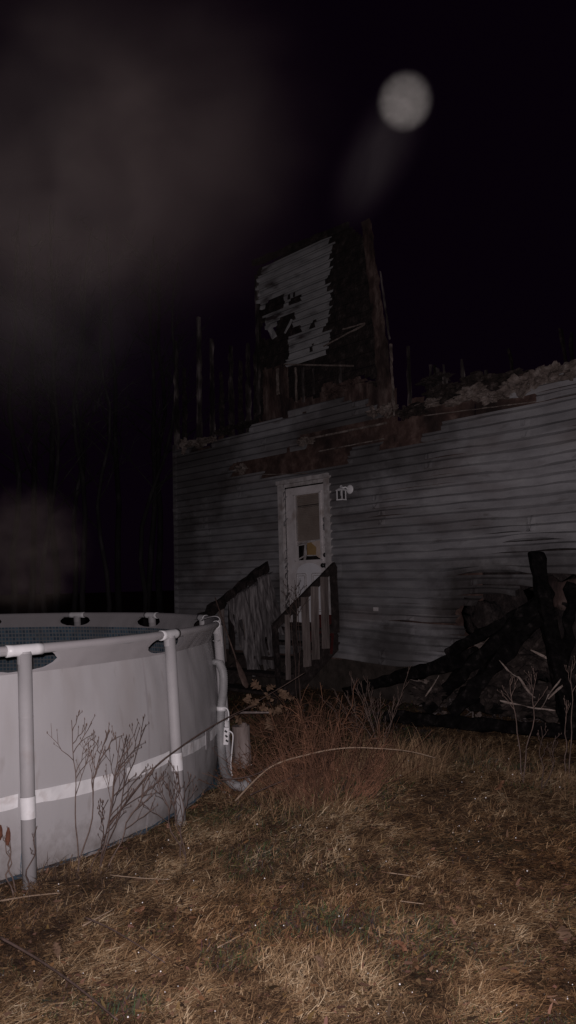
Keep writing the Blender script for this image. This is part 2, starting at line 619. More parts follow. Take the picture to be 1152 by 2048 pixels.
def ribbon_mesh(name, base, dirs, length, width, lift, droop, cols, mat, jit):
    """many three-segment blades: base (n,3), dirs (n,2) heading on the ground, lift = how steeply it rises"""
    n = len(base)
    t = np.array([0.0, 0.38, 0.72, 1.0])
    side = np.stack([-dirs[:, 1], dirs[:, 0]], -1)
    V = np.empty((n, 7, 3), np.float32)
    for k, tk in enumerate(t):
        hx = base[:, :2] + dirs * (length * tk * np.cos(lift))[:, None] + side * (jit * length * tk * tk)[:, None]
        hz = base[:, 2] + length * np.sin(lift) * tk - droop * length * tk * tk
        hz = np.maximum(hz, base[:, 2] + 0.004 + 0.0 * hz)
        w = width * (1 - 0.35 * tk) * 0.5
        if k < 3:
            V[:, 2 * k, :2] = hx - side * w[:, None]
            V[:, 2 * k + 1, :2] = hx + side * w[:, None]
            V[:, 2 * k, 2] = hz
            V[:, 2 * k + 1, 2] = hz + w * 0.6
        else:
            V[:, 6, :2] = hx
            V[:, 6, 2] = hz
    o7 = (np.arange(n) * 7)[:, None]
    tri = np.array([0, 1, 3, 0, 3, 2, 2, 3, 5, 2, 5, 4, 4, 5, 6])
    idx = (o7 + tri[None]).ravel().astype(np.int32)
    nt = n * 5
    me = bpy.data.meshes.new(name)
    me.vertices.add(n * 7)
    me.vertices.foreach_set('co', V.ravel())
    me.loops.add(nt * 3)
    me.loops.foreach_set('vertex_index', idx)
    me.polygons.add(nt)
    me.polygons.foreach_set('loop_start', np.arange(0, nt * 3, 3, dtype=np.int32))
    me.polygons.foreach_set('loop_total', np.full(nt, 3, np.int32))
    ca = me.color_attributes.new('tint', 'FLOAT_COLOR', 'POINT')
    C = np.ones((n, 7, 4), np.float32)
    C[:, :, :3] = cols[:, None, :]
    ca.data.foreach_set('color', C.ravel())
    me.update(calc_edges=True)
    me.materials.append(mat)
    ob = bpy.data.objects.new(name, me)
    COL.objects.link(ob)
    return ob


def tint_material(name, rough=0.75):
    m = bpy.data.materials.new(name)
    m.use_nodes = True
    N, L = m.node_tree.nodes, m.node_tree.links
    a = N.new('ShaderNodeAttribute')
    a.attribute_name = 'tint'
    L.new(a.outputs['Color'], N['Principled BSDF'].inputs['Base Color'])
    N['Principled BSDF'].inputs['Roughness'].default_value = rough
    N['Principled BSDF'].inputs['Specular IOR Level'].default_value = 0.25
    return m


M_BLADE = tint_material('grass_blade')


def make_grass():
    rng = np.random.default_rng(5)
    n = 520000
    # even in depth-weighted area: dense near the viewer, thinner far away
    d = 1.7 * (11.5 / 1.7) ** (rng.random(n) ** 0.80)
    x = (rng.random(n) * 2 - 1) * (0.47 * d + 0.55)
    y = d + rng.normal(0, 0.05, n)
    keep = np.hypot(x - PC.x, y - PC.y) > PR + 0.0
    # not inside the house
    ws = x * WU.x + (y - WALL_D) * WU.y
    wo = x * math.cos(WALL_A) + (y - WALL_D) * math.sin(WALL_A)
    keep &= wo < -0.05
    pn = vnoise(x * 0.55 + 3, y * 0.55, 1) * 0.6 + vnoise(x * 1.7, y * 1.7, 2) * 0.4
    burn = np.clip((y - 6.6) / 2.2, 0, 1)                      # thin grass near the burnt house
    keep &= rng.random(n) > burn * 0.55 * (0.6 + 0.8 * vnoise(x * 1.5, y * 1.5, 9))
    x, y, d, pn = x[keep], y[keep], d[keep], pn[keep]
    n = len(x)
    z = gz_np(x, y) - 0.004
    tuft = vnoise(x * 4.5, y * 4.5, 3)
    fine = vnoise(x * 11, y * 11, 4)
    # locally coherent lay of the matted grass
    ang = 2 * PI * (vnoise(x * 0.8, y * 0.8, 6) * 1.3 + 0.5 * vnoise(x * 3.1, y * 3.1, 7)) + rng.normal(0, 1.5, n)
    dirs = np.stack([np.cos(ang), np.sin(ang)], -1)
    greenp = np.clip((vnoise(x * 0.9 + 11, y * 0.9 + 5, 8) * 0.6 + vnoise(x * 3.3, y * 3.3, 10) * 0.4 - 0.49) * 4.5, 0, 0.75)
    green = rng.random(n) < greenp
    length = rng.uniform(0.015, 0.078, n) * (0.7 + 0.6 * tuft)
    width = rng.uniform(0.0010, 0.0028, n) * (0.7 + 0.16 * d)
    lift = np.abs(rng.normal(0.30, 0.28, n)) + 0.55 * np.clip(tuft - 0.55, 0, 1)
    lift = np.where(green, np.abs(rng.normal(0.8, 0.35, n)), lift)
    length = np.where(green, rng.uniform(0.02, 0.07, n), length)
    droop = rng.uniform(0.05, 0.45, n) * np.sin(np.clip(lift, 0.1, 1.5))
    z = z + rng.random(n) ** 1.5 * 0.045 * (1 - 0.6 * green) * (0.4 + tuft)
    pal = np.array([(0.018, 0.0095, 0.005), (0.066, 0.036, 0.018), (0.165, 0.097, 0.048), (0.285, 0.186, 0.098), (0.42, 0.30, 0.172), (0.62, 0.50, 0.33)])
    tone = np.clip((pn - 0.5) * 1.3 + (fine - 0.5) * 2.2 + (tuft - 0.5) * 1.6 + (vnoise(x * 26, y * 26, 14) - 0.5) * 2.2 + 2.2 + rng.normal(0, 0.9, n) - burn[keep] * 1.0, 0, 4.99)
    i0 = tone.astype(int)
    fr = (tone - i0)[:, None]
    cols = pal[i0] * (1 - fr) + pal[np.minimum(i0 + 1, 5)] * fr
    rust = np.clip((vnoise(x * 1.1 + 40, y * 1.1 + 9, 12) - 0.5) * 2.4, 0, 1)[:, None]
    cols = cols * (1 - rust * np.array([0.0, 0.16, 0.30]))
    gc = np.stack([rng.uniform(0.03, 0.11, n), rng.uniform(0.03, 0.098, n), rng.uniform(0.015, 0.055, n)], -1)
    cols = np.where(green[:, None], gc, cols)
    ob = ribbon_mesh('grass', np.stack([x, y, z], -1), dirs, length, width, lift, droop, cols.astype(np.float32), M_BLADE, rng.normal(0, 0.25, n))
    tag(ob, 'matted brown and green lawn grass in front of the house', 'grass', kind='stuff')

    # leaf litter and broken thatch between the blades: small curled flakes
    rng = np.random.default_rng(17)
    nl = 9000
    d = 2.0 * (9.5 / 2.0) ** (rng.random(nl) ** 0.85)
    lx, ly = (rng.random(nl) * 2 - 1) * (0.42 * d + 0.4), d
    keep = np.hypot(lx - PC.x, ly - PC.y) > PR + 0.03
    lx, ly = lx[keep], ly[keep]
    nl = len(lx)
    lz = gz_np(lx, ly) + rng.uniform(0.015, 0.05, nl)
    an = rng.random(nl) * 2 * PI
    lit = ribbon_mesh('leaf_litter', np.stack([lx, ly, lz], -1), np.stack([np.cos(an), np.sin(an)], -1), rng.uniform(0.012, 0.04, nl), rng.uniform(0.007, 0.018, nl), rng.normal(0.2, 0.5, nl),
                      rng.uniform(-0.3, 0.5, nl), (np.array([(0.14, 0.08, 0.045)]) * rng.uniform(0.2, 1.7, nl)[:, None] * np.stack([np.ones(nl), rng.uniform(0.85, 1.15, nl), rng.uniform(0.7, 1.2, nl)], -1)).astype(np.float32),
                      M_BLADE, rng.normal(0, 0.4, nl))
    tag(lit, 'brown leaf litter and broken thatch between the grass blades', 'leaf litter', kind='stuff')

    # dew beads on the blades
    rng = np.random.default_rng(8)
    nd = 900
    d = 2.2 * (9.0 / 2.2) ** (rng.random(nd) ** 0.9)
    x = (rng.random(nd) * 2 - 1) * (0.40 * d + 0.3)
    y = d
    keep = (np.hypot(x - PC.x, y - PC.y) > PR + 0.2) & (vnoise(x * 1.3, y * 1.3, 21) > 0.36)
    x, y = x[keep], y[keep]
    z = gz_np(x, y) + rng.uniform(0.035, 0.075, len(x))
    r = (0.0007 + 0.0036 * rng.random(len(x)) ** 6) * (0.6 + 0.15 * y)
    mb = MB()
    octv = [Vector(v) for v in ((1, 0, 0), (-1, 0, 0), (0, 1, 0), (0, -1, 0), (0, 0, 1), (0, 0, -1))]
    octf = [(0, 2, 4), (2, 1, 4), (1, 3, 4), (3, 0, 4), (2, 0, 5), (1, 2, 5), (3, 1, 5), (0, 3, 5)]
    for xx, yy, zz, rr in zip(x, y, z, r):
        k = len(mb.v)
        c = Vector((xx, yy, zz))
        mb.v += [c + v * rr for v in octv]
        mb.f += [tuple(k + i for i in f) for f in octf]
    m = bpy.data.materials.new('dew_glint_white')
    m.use_nodes = True
    b = m.node_tree.nodes['Principled BSDF']
    b.inputs['Base Color'].default_value = (0.93, 0.92, 0.90, 1)  # opaque white puts the glint of the flash into the drops' colour
    b.inputs['Roughness'].default_value = 0.25
    o = mb.build('dew_drops', m, smooth=True)
    tag(o, 'tiny white dew drops with painted glint on the lawn grass', 'dew', kind='stuff')


make_grass()

# ------------------------------------------------------------------ the burnt house
house = empty('burnt_house', (0, WALL_D, 0), math.atan2(WU.y, WU.x))
tag(house, 'burnt two storey house with grey lap siding, charred upper floor and white door', 'house')
# house-local axes: x along the wall (right), y into the house, z up


def to_house(p):
    v = Vector(p) - Vector((0, WALL_D, 0))
    return Vector((v.x * WU.x + v.y * WU.y, v.x * math.cos(WALL_A) + v.y * math.sin(WALL_A), v.z))


def from_house(s, y, z):
    return Vector((WU.x * s + math.cos(WALL_A) * y, WALL_D + WU.y * s + math.sin(WALL_A) * y, z))


S_LEFT = on_wall(351, 1100)[0]
S_RIGHT = 7.2
Z_SILL = 0.50
D_L, D_T = on_wall(563, 968)
D_R = on_wall(660, 1000)[0]
D_B = 0.93
SW = Vector((0, 0, 0))

# siding of the ground floor: where it is gone (photograph outlines brought onto the wall plane)
GONE = [wpoly(p) for p in (
    [(590, 892), (598, 868), (705, 846), (800, 826), (800, 800), (940, 786), (1078, 788), (1082, 806), (1000, 822), (905, 838), (880, 872), (800, 892), (700, 898)],
    [(515, 952), (520, 915), (580, 898), (705, 890), (706, 932), (640, 945)],
    [(462, 948), (466, 928), (516, 917), (516, 952)],
    [(914, 1202), (990, 1187), (1056, 1168), (1090, 1150), (1300, 1120), (1300, 1500), (935, 1480), (905, 1330), (926, 1262)],
)]
TOP_LINE = [(340, 892), (372, 902), (430, 888), (480, 868), (505, 858), (530, 838), (560, 832), (640, 800), (700, 792), (740, 800), (796, 838), (830, 812), (900, 806),
            (950, 792), (1020, 772), (1060, 758), (1152, 736), (1260, 712)]
TOP_S = [on_wall(*p) for p in TOP_LINE]


def top_z(s):
    if s <= TOP_S[0][0]:
        return TOP_S[0][1]
    for (a, za), (b, zb) in zip(TOP_S, TOP_S[1:]):
        if a <= s <= b:
            return za + (zb - za) * (s - a) / (b - a)
    return TOP_S[-1][1]


def damage(s, z):
    k = min(1, max(0, (s - 0.9) / 2.2))
    return k * (0.55 + 0.45 * min(1, max(0, (2.7 - z) / 1.2)))


def siding_run(mb, s_list, zb, e, seed, jlift, droop_amt):
    """one lap course over the given s positions"""
    n0 = len(mb.v)
    for si, s in enumerate(s_list):
        dm = damage(s, zb)
        wob = dm * (0.10 * nz(s * 0.75, zb * 0.9, 77) + 0.050 * nz(s * 0.9, zb * 5.1, seed) + 0.020 * nz(s * 3.1, zb * 7.7, seed + 3)) + 0.003 * nz(s * 2.3, zb * 9, seed)
        buck = max(0.0, dm * (0.060 * nz(s * 1.3 + 5, zb * 3.3, seed) + 0.030 * nz(s * 3.7, zb * 3.3, seed + 7))) + 0.002 * abs(nz(s * 3, zb * 11, 2))
        sag = -droop_amt * dm * 0.03 * (0.5 + nz(s * 0.7, zb * 2.0, 50))
        low = min(1, max(0, (s - 0.8) / 3.0)) * min(1, max(0, (1.75 - zb) / 0.9))
        lift_ = 0.055 * dm * max(0.0, nz(s * 1.1 + 3, zb * 9.3, seed + 31) - 0.05) * 2
        end = -1 if si == 0 else (1 if si == len(s_list) - 1 else 0)
        for ri, (dz, out, kb) in enumerate(((0.016, 0.004, 0.2), (0.0, 0.040, 1.0), (e * 0.10, 0.043, 1.0), (e * 0.60, 0.041, 0.6), (e * 0.86, 0.007, 0.15), (e * 1.12, 0.005, 0.1))):
            se = s - end * (0.045 * nz(ri * 1.7, zb * 31, seed + s * 3) - 0.01 * ri) if end else s
            mb.v.append(Vector((se, -(out + kb * buck + jlift + (0.02 * kb if end and not (D_L - 0.3 < s < D_R + 0.3) else 0)), zb + dz + kb * wob + sag * kb + kb * lift_ - 0.13 * low)))
    m = len(s_list)
    for i in range(m - 1):
        for r in range(5):
            a = n0 + i * 6 + r
            mb.f.append((a, a + 6, a + 7, a + 1))
    # end caps show the panel's thickness
    return mb


def lay_siding(parent, s0, s1, z0, e, rows, keep, ds, mat, seed, joint=3.66, pair=2):
    rnd = random.Random(seed)
    for pr in range(0, rows, pair):
        off = rnd.uniform(0, joint)
        cuts = [s0]
        c = s0 + off
        while c < s1:
            if c - cuts[-1] > 0.4:
                cuts.append(c)
            c += joint
        cuts.append(s1)
        for ci in range(len(cuts) - 1):
            a, b = cuts[ci], cuts[ci + 1]
            jl = 0.0035 * (ci % 2)
            na = max(2, int((b - a) / ds))
            pts = [a + (b - a) * i / na for i in range(na + 1)]
            # split the panel into runs that survive
            runs = []
            for q in range(pair):
                zc = z0 + (pr + q) * e
                ok = []
                for i in range(na):
                    sm = (pts[i] + pts[i + 1]) / 2
                    ok.append(keep(sm + 0.05 * nz(zc * 13, i * 0.15, seed), zc + e * 0.5))
                i = 0
                while i < na:
                    if ok[i]:
                        j = i
                        while j < na and ok[j]:
                            j += 1
                        if j - i >= 2:
                            runs.append((q, pts[i:j + 1]))
                        i = j
                    else:
                        i += 1
            # group the two courses' runs that overlap into one panel object
            runs.sort(key=lambda r: r[1][0])
            groups = []
            for r in runs:
                for gr in groups:
                    if any(r[1][0] < t[1][-1] and t[1][0] < r[1][-1] for t in gr):
                        gr.append(r)
                        break
                else:
                    groups.append([r])
            for gr in groups:
                mb = MB()
                for q, pl in gr:
                    siding_run(mb, pl, z0 + (pr + q) * e, e, pr, jl, 1.0 if q == 0 else 0.6)
                mb.build('siding_panel', mat, parent, smooth=False)


def keep_low(s, z):
    if D_L + 0.055 < s < D_R - 0.05 and D_B - 0.1 < z < D_T - 0.02:
        return False
    if z > top_z(s) - 0.02 + 0.05 * nz(s * 2.3, 3):
        return False
    js, jz = s + 0.035 * nz(s * 9, z * 9), z + 0.03 * nz(s * 7, z * 7, 5)
    return not any(inside(p, js, jz) for p in GONE)


EXPO = 0.108
add_soot(M_SIDING, [(*on_wall(965, 1235), 0.9, 0.85), (*on_wall(1100, 1175), 0.7, 0.7), (*on_wall(690, 885), 1.3, 0.65), (*on_wall(400, 920), 1.5, 0.7), (*on_wall(830, 860), 1.0, 0.6),
                    (*on_wall(610, 1230), 1.1, 0.75), (*on_wall(360, 1100), 1.0, 0.55), (*on_wall(790, 1330), 0.8, 0.7)])
lay_siding(house, S_LEFT + 0.07, S_RIGHT, Z_SILL, EXPO, 36, keep_low, 0.06, M_SIDING, 3)

# sheathing boards of the ground floor, behind the siding
rnd = random.Random(12)


def masked_panel(parent, name, s0, s1, z0, z1, keep, mat, ds=0.07, out=0.0, thick=0.012, amp=0.006, seed=0):
    ns, nzz = max(2, int((s1 - s0) / ds)), max(2, int((z1 - z0) / ds))
    mb = MB()
    idx = {}

    def vid(i, j):
        if (i, j) not in idx:
            s, z = s0 + (s1 - s0) * i / ns, z0 + (z1 - z0) * j / nzz
            idx[(i, j)] = len(mb.v)
            rs_, rz_ = ds * 0.48 * nz(s * 37, z * 37, seed), ds * 0.48 * nz(s * 37, z * 37, seed + 5)
            mb.v.append(Vector((s + rs_, -(out + amp * nz(s * 3, z * 3, seed)), z + (rz_ if 0 < j < nzz else 0))))
        return idx[(i, j)]
    for i in range(ns):
        for j in range(nzz):
            s, z = s0 + (s1 - s0) * (i + .5) / ns, z0 + (z1 - z0) * (j + .5) / nzz
            if keep(s, z):
                mb.f.append((vid(i, j), vid(i + 1, j), vid(i + 1, j + 1), vid(i, j + 1)))
    if not mb.f:
        return None
    o = mb.build(name, mat, parent)
    sol = o.modifiers.new('thickness', 'SOLIDIFY')
    sol.thickness = thick
    sol.offset = -1
    return o


def keep_sheath(s, z):
    if D_L < s < D_R and D_B < z < D_T:
        return False
    return z < top_z(s) + 0.02 + 0.10 * fbm(s * 3.1, 1.7, 0) + (0.05 if s > 2.2 else -0.02)


s = S_LEFT + 0.02
k = 0
while s < S_RIGHT:
    e1 = min(s + 1.216, S_RIGHT)
    for (za, zb) in ((Z_SILL - 0.03, 2.93), (2.936, 5.2)):
        masked_panel(house, 'sheathing_panel', s, e1, za, zb, keep_sheath, M_CHAR if (s > 2.2 and za < 2) else M_SHEATH, 0.06, -0.004, 0.011, 0.003, k)
        k += 1
    s += 1.22

# charred edge and insulation showing in the burnt hole low on the right
for i, (px, py, sx, sz) in enumerate(((1122, 1195, 0.35, 0.22), (1140, 1260, 0.25, 0.3), (965, 1240, 0.20, 0.22), (1040, 1330, 0.3, 0.22), (1120, 1340, 0.22, 0.2))):
    s_, z_ = on_wall(px, py)
    MB().lump((s_, -0.015, z_), (sx, 0.03, sz), 0.5, i + 3, 3, 2.2).build('burnt_insulation', M_CHAR_RED if i == 0 else M_CHAR, house, True)

# the mass of the house behind the front wall: other walls, floors, ceiling joists
HD = 6.5
foundation = MB()
foundation.box(((S_LEFT + S_RIGHT) / 2, HD / 2 + 0.03, 0.14), (S_RIGHT - S_LEFT - 0.02, HD, 0.68))
foundation.build('foundation', M_CONC, house)
MB().box((S_LEFT + 0.06, HD / 2 + 0.15, 2.25), (0.10, HD - 0.3, 3.4)).build('side_wall', M_CHAR, house)
MB().box((S_RIGHT - 0.06, HD / 2 + 0.15, 2.05), (0.10, HD - 0.3, 3.0)).build('side_wall', M_CHAR, house)
MB().box(((S_LEFT + S_RIGHT) / 2, HD, 2.05), (S_RIGHT - S_LEFT - 0.3, 0.1, 3.0)).build('rear_wall', M_CHAR, house)
MB().box(((S_LEFT + S_RIGHT) / 2, HD / 2 + 0.2, 3.30), (S_RIGHT - S_LEFT - 0.3, HD - 0.5, 0.05)).build('upper_floor', M_CHAR, house)
for i in range(22):
    s_ = S_LEFT + 0.3 + i * 0.47
    MB().bar((s_, 0.08, 3.44), (s_, 2.5 + 3 * rnd.random(), 3.42), 0.04, 0.2, seg=6, rough=0.02, seed=i).build('floor_joist', M_CHAR, house)

# corner board at the left end
MB().bar((S_LEFT + 0.03, -0.012, Z_SILL - 0.02), (S_LEFT + 0.03, -0.012, 3.95), 0.09, 0.03, Vector((0, 1, 0)), 14, 0.006, 5).build('corner_board', M_SIDING, house)


# ---- upper storey
def up_poly(pts):
    return wpoly(pts)


UP_SHEATH = up_poly([(520, 842), (518, 700), (512, 560), (516, 538), (560, 516), (610, 492), (655, 470), (700, 455), (722, 470), (742, 520), (752, 600), (760, 700), (768, 772),
                     (740, 756), (722, 752), (700, 770), (690, 790), (660, 800), (640, 815), (600, 836)])
UP_LOWER_RED = up_poly([(528, 844), (530, 735), (575, 735), (580, 800), (640, 795), (650, 770), (690, 770), (722, 752), (728, 768), (756, 772), (795, 780), (797, 834), (700, 800)])
UP_SIDE = up_poly([(524, 620), (520, 548), (560, 524), (600, 503), (655, 478), (664, 500), (660, 560), (650, 560), (662, 592), (656, 640), (662, 668), (655, 708), (668, 733), (575, 731),
                   (590, 698), (572, 690), (586, 668), (560, 652), (536, 658), (538, 632)])
UP_HOLES = [up_poly(p) for p in (
    [(532, 612), (545, 596), (572, 594), (573, 618), (545, 634), (532, 632)],
    [(578, 592), (604, 586), (610, 606), (590, 618), (578, 612)],
    [(556, 636), (585, 626), (594, 634), (582, 664), (564, 668), (556, 652)],
    [(560, 655), (588, 664), (578, 690), (572, 690), (540, 680)],
    [(590, 648), (606, 654), (606, 666), (588, 666), (582, 658)],
    [(620, 650), (658, 642), (660, 664), (640, 656)],
    [(622, 694), (632, 694), (632, 706), (626, 706)],
)]


def keep_up(s, z):
    js, jz = s + 0.02 * nz(s * 14, z * 14), z + 0.02 * nz(s * 12, z * 12, 5)
    return inside(UP_SIDE, js, jz) and not any(inside(p, js, jz) for p in UP_HOLES)


lay_siding(house, on_wall(505, 600)[0], on_wall(690, 600)[0], on_wall(570, 735)[1] - 0.02, 0.112, 18, keep_up, 0.025, M_SIDING_UP, 21, joint=9.0)

# charred boards of the upper wall: horizontal plank sheathing, one plank at a time
rnd = random.Random(77)
zlo = on_wall(520, 842)[1] - 0.2
row = 0
while zlo + row * 0.19 < 6.7:
    z0 = zlo + row * 0.19

    def keep_plank(s, z):
        if 0.0 < nz(s * 1.3, z * 1.9, 31) - 0.33:
            return False
        return inside(UP_SHEATH, s + 0.03 * nz(s * 8, z * 8, 2), z + 0.04 * nz(s * 5, z * 5, 9))
    masked_panel(house, 'sheathing_plank', on_wall(508, 640)[0], on_wall(790, 640)[0], z0 + 0.004, z0 + 0.185, keep_plank, M_CHAR, 0.045, 0.0, 0.02, 0.004, row)
    row += 1


def keep_red(s, z):
    return inside(UP_LOWER_RED, s + 0.04 * nz(s * 9, z * 9, 2), z + 0.05 * nz(s * 6, z * 6, 9))


masked_panel(house, 'scorched_sheathing', on_wall(520, 800)[0], on_wall(800, 800)[0], on_wall(520, 850)[1] - 0.5, on_wall(530, 730)[1] + 0.2, keep_red, M_CHAR_RED, 0.035, 0.024, 0.01, 0.006, 4)


def wall_bar(name, pts, w, mat, out=0.03, t=0.03, rough=0.008, seed=0, seg=10):
    (xa, ya), (xb, yb) = pts
    a, b = on_wall(xa, ya), on_wall(xb, yb)
    return MB().bar((a[0], -out, a[1]), (b[0], -out, b[1]), w, t, Vector((0, 1, 0)), seg, rough, seed).build(name, mat, house)


# left edge strip of the standing upper wall and the leaning corner board on its right
wall_bar('corner_board', ((521, 830), (516, 552)), 0.055, M_CHAR_ASH, 0.035, 0.03, 0.018, 2, 24)
a, b, c = on_wall(778, 832), on_wall(760, 640), on_wall(734, 442)
mb = MB()
mb.bar((a[0], -0.03, a[1]), (b[0], -0.03, b[1]), 0.24, 0.03, Vector((0, 1, 0)), 16, 0.03, 8, 0.72)
mb.bar((b[0], -0.03, b[1]), (c[0], -0.03, c[1]), 0.172, 0.03, Vector((0, 1, 0)), 16, 0.03, 9, 0.85)
mb.build('leaning_corner_board', M_CHAR_RED, house)
wall_bar('corner_edge_strip', ((794, 832), (786, 690)), 0.03, M_TORN, 0.05, 0.02, 0.02, 11, 18)
wall_bar('corner_edge_strip', ((784, 680), (766, 545)), 0.02, M_CHAR_ASH, 0.05, 0.02, 0.014, 12, 18)
wall_bar('ridge_board', ((508, 528), (700, 452)), 0.10, M_CHAR, 0.03, 0.03, 0.04, 14, 16)
wall_bar('flashing_strip', ((573, 730), (712, 733)), 0.022, M_TORN, 0.05, 0.012, 0.006, 15)
wall_bar('torn_siding_strip', ((652, 694), (735, 650)), 0.02, M_TORN, 0.05, 0.01, 0.012, 16)
wall_bar('torn_siding_strip', ((690, 660), (736, 648)), 0.018, M_TORN, 0.05, 0.01, 0.008, 17)
wall_bar('torn_siding_strip', ((530, 636), (606, 606)), 0.035, M_SIDING_UP, 0.045, 0.01, 0.012, 18)
wall_bar('torn_siding_strip', ((588, 640), (574, 668)), 0.035, M_SIDING_UP, 0.045, 0.01, 0.012, 19)
wall_bar('torn_siding_strip', ((540, 648), (553, 676)), 0.10, M_SIDING_UP, 0.045, 0.01, 0.03, 20)
for i, (x0, y0, x1, y1, w, m_) in enumerate(((561, 790, 559, 738, 0.05, M_TORN), (578, 798, 577, 736, 0.05, M_CHAR_RED), (597, 806, 596, 736, 0.022, M_TORN), (611, 806, 610, 736, 0.03, M_CHAR_ASH),
                                             (632, 790, 631, 738, 0.025, M_CHAR_ASH), (686, 770, 684, 736, 0.03, M_CHAR_ASH))):
    wall_bar('lath', ((x0, y0), (x1, y1)), w, m_, 0.045, 0.02, 0.012, 30 + i, 8)

# charred studs of the opened upper storey left of it
STUDS = [(346, 880, 680, 0.07), (362, 878, 735, 0.05), (391, 872, 632, 0.075), (417, 868, 676, 0.06), (436, 862, 742, 0.05), (455, 858, 690, 0.065), (474, 854, 720, 0.05), (489, 850, 684, 0.06), (505, 846, 700, 0.06)]
for i, (x, yb, yt, w) in enumerate(STUDS):
    a, b = on_wall(x, yb), on_wall(x - 2, yt)
    o_ = MB().bar((a[0], 0.085, a[1] - 0.4), (b[0], 0.085, b[1]), w, 0.09, Vector((0, 1, 0)), 18, 0.03, 40 + i, 0.6)
    o_.build('stud', M_CHAR_ASH if i in (0, 2, 3, 5, 7) else M_CHAR, house)
# second row of charred studs and rafters deeper in the house
for i in range(12):
    s_ = S_LEFT + 0.35 + i * 0.62 + rnd.uniform(-.1, .1)
    y_ = 2.2 + rnd.uniform(0, 2.0)
    MB().bar((s_, y_, 3.3), (s_ + rnd.uniform(-.25, .25), y_, 4.2 + rnd.uniform(0, 1.3)), 0.06, 0.09, Vector((0, 1, 0)), 10, 0.03, 60 + i, 0.6).build('stud', M_CHAR, house)
# stubs standing on the right part of the wall
for i, (x, yb, yt) in enumerate(((812, 790, 690), (856, 770, 728), (871, 765, 735), (884, 765, 728), (920, 750, 716), (968, 750, 738))):
    a, b = on_wall(x, yb), on_wall(x - 3, yt)
    MB().bar((a[0], 0.07, a[1] - 0.3), (b[0], 0.07, b[1]), 0.05, 0.05, Vector((0, 1, 0)), 8, 0.02, 80 + i, 0.5).build('stud', M_CHAR_ASH, house)

# crumpled torn wrap, ash and debris along the broken top edge of the wall
TORN = [(398, 886, 0.24, 0.06, M_TORN), (372, 892, 0.06, 0.10, M_TORN), (425, 880, 0.10, 0.05, M_TORN), (484, 938, 0.12, 0.06, M_TORN), (612, 884, 0.14, 0.05, M_TORN), (752, 826, 0.12, 0.06, M_TORN),
        (782, 818, 0.10, 0.08, M_TORN), (868, 806, 0.22, 0.05, M_TORN), (905, 795, 0.16, 0.07, M_DEBRIS), (915, 802, 0.14, 0.05, M_TORN), (948, 786, 0.16, 0.08, M_TORN), (978, 795, 0.13, 0.06, M_TORN),
        (1010, 790, 0.12, 0.04, M_TORN), (1042, 772, 0.18, 0.10, M_TORN), (1075, 758, 0.16, 0.10, M_TORN), (1105, 748, 0.16, 0.10, M_TORN), (1140, 742, 0.16, 0.08, M_TORN), (1180, 735, 0.2, 0.1, M_TORN),
        (840, 818, 0.14, 0.06, M_DEBRIS), (812, 826, 0.10, 0.07, M_DEBRIS), (880, 782, 0.25, 0.08, M_DEBRIS), (940, 766, 0.28, 0.09, M_DEBRIS), (1000, 758, 0.26, 0.08, M_DEBRIS), (1040, 752, 0.2, 0.06, M_CHAR),
        (450, 862, 0.2, 0.06, M_DEBRIS), (490, 850, 0.2, 0.05, M_CHAR), (705, 768, 0.16, 0.05, M_CHAR_RED), (740, 768, 0.12, 0.05, M_DEBRIS), (670, 785, 0.18, 0.07, M_CHAR_RED), (860, 760, 0.2, 0.06, M_CHAR)]
for i, (x, y, sx, sz, m_) in enumerate(TORN):
    s_, z_ = on_wall(x, y)
    MB().lump((s_, -0.02 + (0.10 if m_ in (M_DEBRIS, M_CHAR) and y < 790 else 0), z_), (sx, 0.07, sz), 0.55, i * 3 + 1, 4, 1.7).build('torn_insulation' if m_ is M_TORN else 'burnt_debris', m_, house, False)
# pale flashing lines left on the bare band above the door
for i, (p, w) in enumerate(((((600, 882), (776, 846)), 0.025), (((596, 866), (706, 844)), 0.02), (((640, 903), (770, 878)), 0.015), (((850, 832), (1080, 803)), 0.012), (((516, 950), (640, 946)), 0.012))):
    wall_bar('flashing_strip', p, w, M_TORN, 0.022, 0.012, 0.008, 90 + i, 14)
# small pale outdoor outlet cover low on the wall
s_, z_ = on_wall(757, 1218)
MB().box((s_, -0.045, z_), (0.075, 0.03, 0.05)).build('outlet_cover', M_TRIM, house)

# ---- the door
door = MB()
DW = D_R - D_L
dl, dr, dt, db = D_L + 0.075, D_R - 0.075, D_T - 0.085, D_B + 0.02
lx0, lx1 = dl + 0.20, dr - 0.13
lz1, lz0 = on_wall(600, 990)[1], on_wall(600, 1121)[1]
# slab built as rails and stiles round the window opening
yS = 0.03
door.box(((dl + lx0) / 2, yS, (db + dt) / 2), (lx0 - dl, 0.045, dt - db))
door.box(((lx1 + dr) / 2, yS, (db + dt) / 2), (dr - lx1, 0.045, dt - db))
door.box(((lx0 + lx1) / 2, yS, (lz1 + dt) / 2), (lx1 - lx0, 0.045, dt - lz1))
d_o = door.build('door', M_DOOR, house)
tag(d_o, 'white half glass door with a broken blind')
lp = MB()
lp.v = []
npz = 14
for q in range(npz + 1):                      # brighter white lower half with a rounded top edge
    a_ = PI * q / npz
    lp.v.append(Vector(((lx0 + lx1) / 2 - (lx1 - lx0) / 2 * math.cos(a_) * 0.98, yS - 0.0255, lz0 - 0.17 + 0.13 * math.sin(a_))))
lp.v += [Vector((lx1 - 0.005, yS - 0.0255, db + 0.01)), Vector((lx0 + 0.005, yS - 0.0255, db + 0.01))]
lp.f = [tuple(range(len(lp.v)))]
lower = lp.build('lower_panel', M_DOOR_BRIGHT, d_o)
tag(lower, 'brighter white lower half of the door')
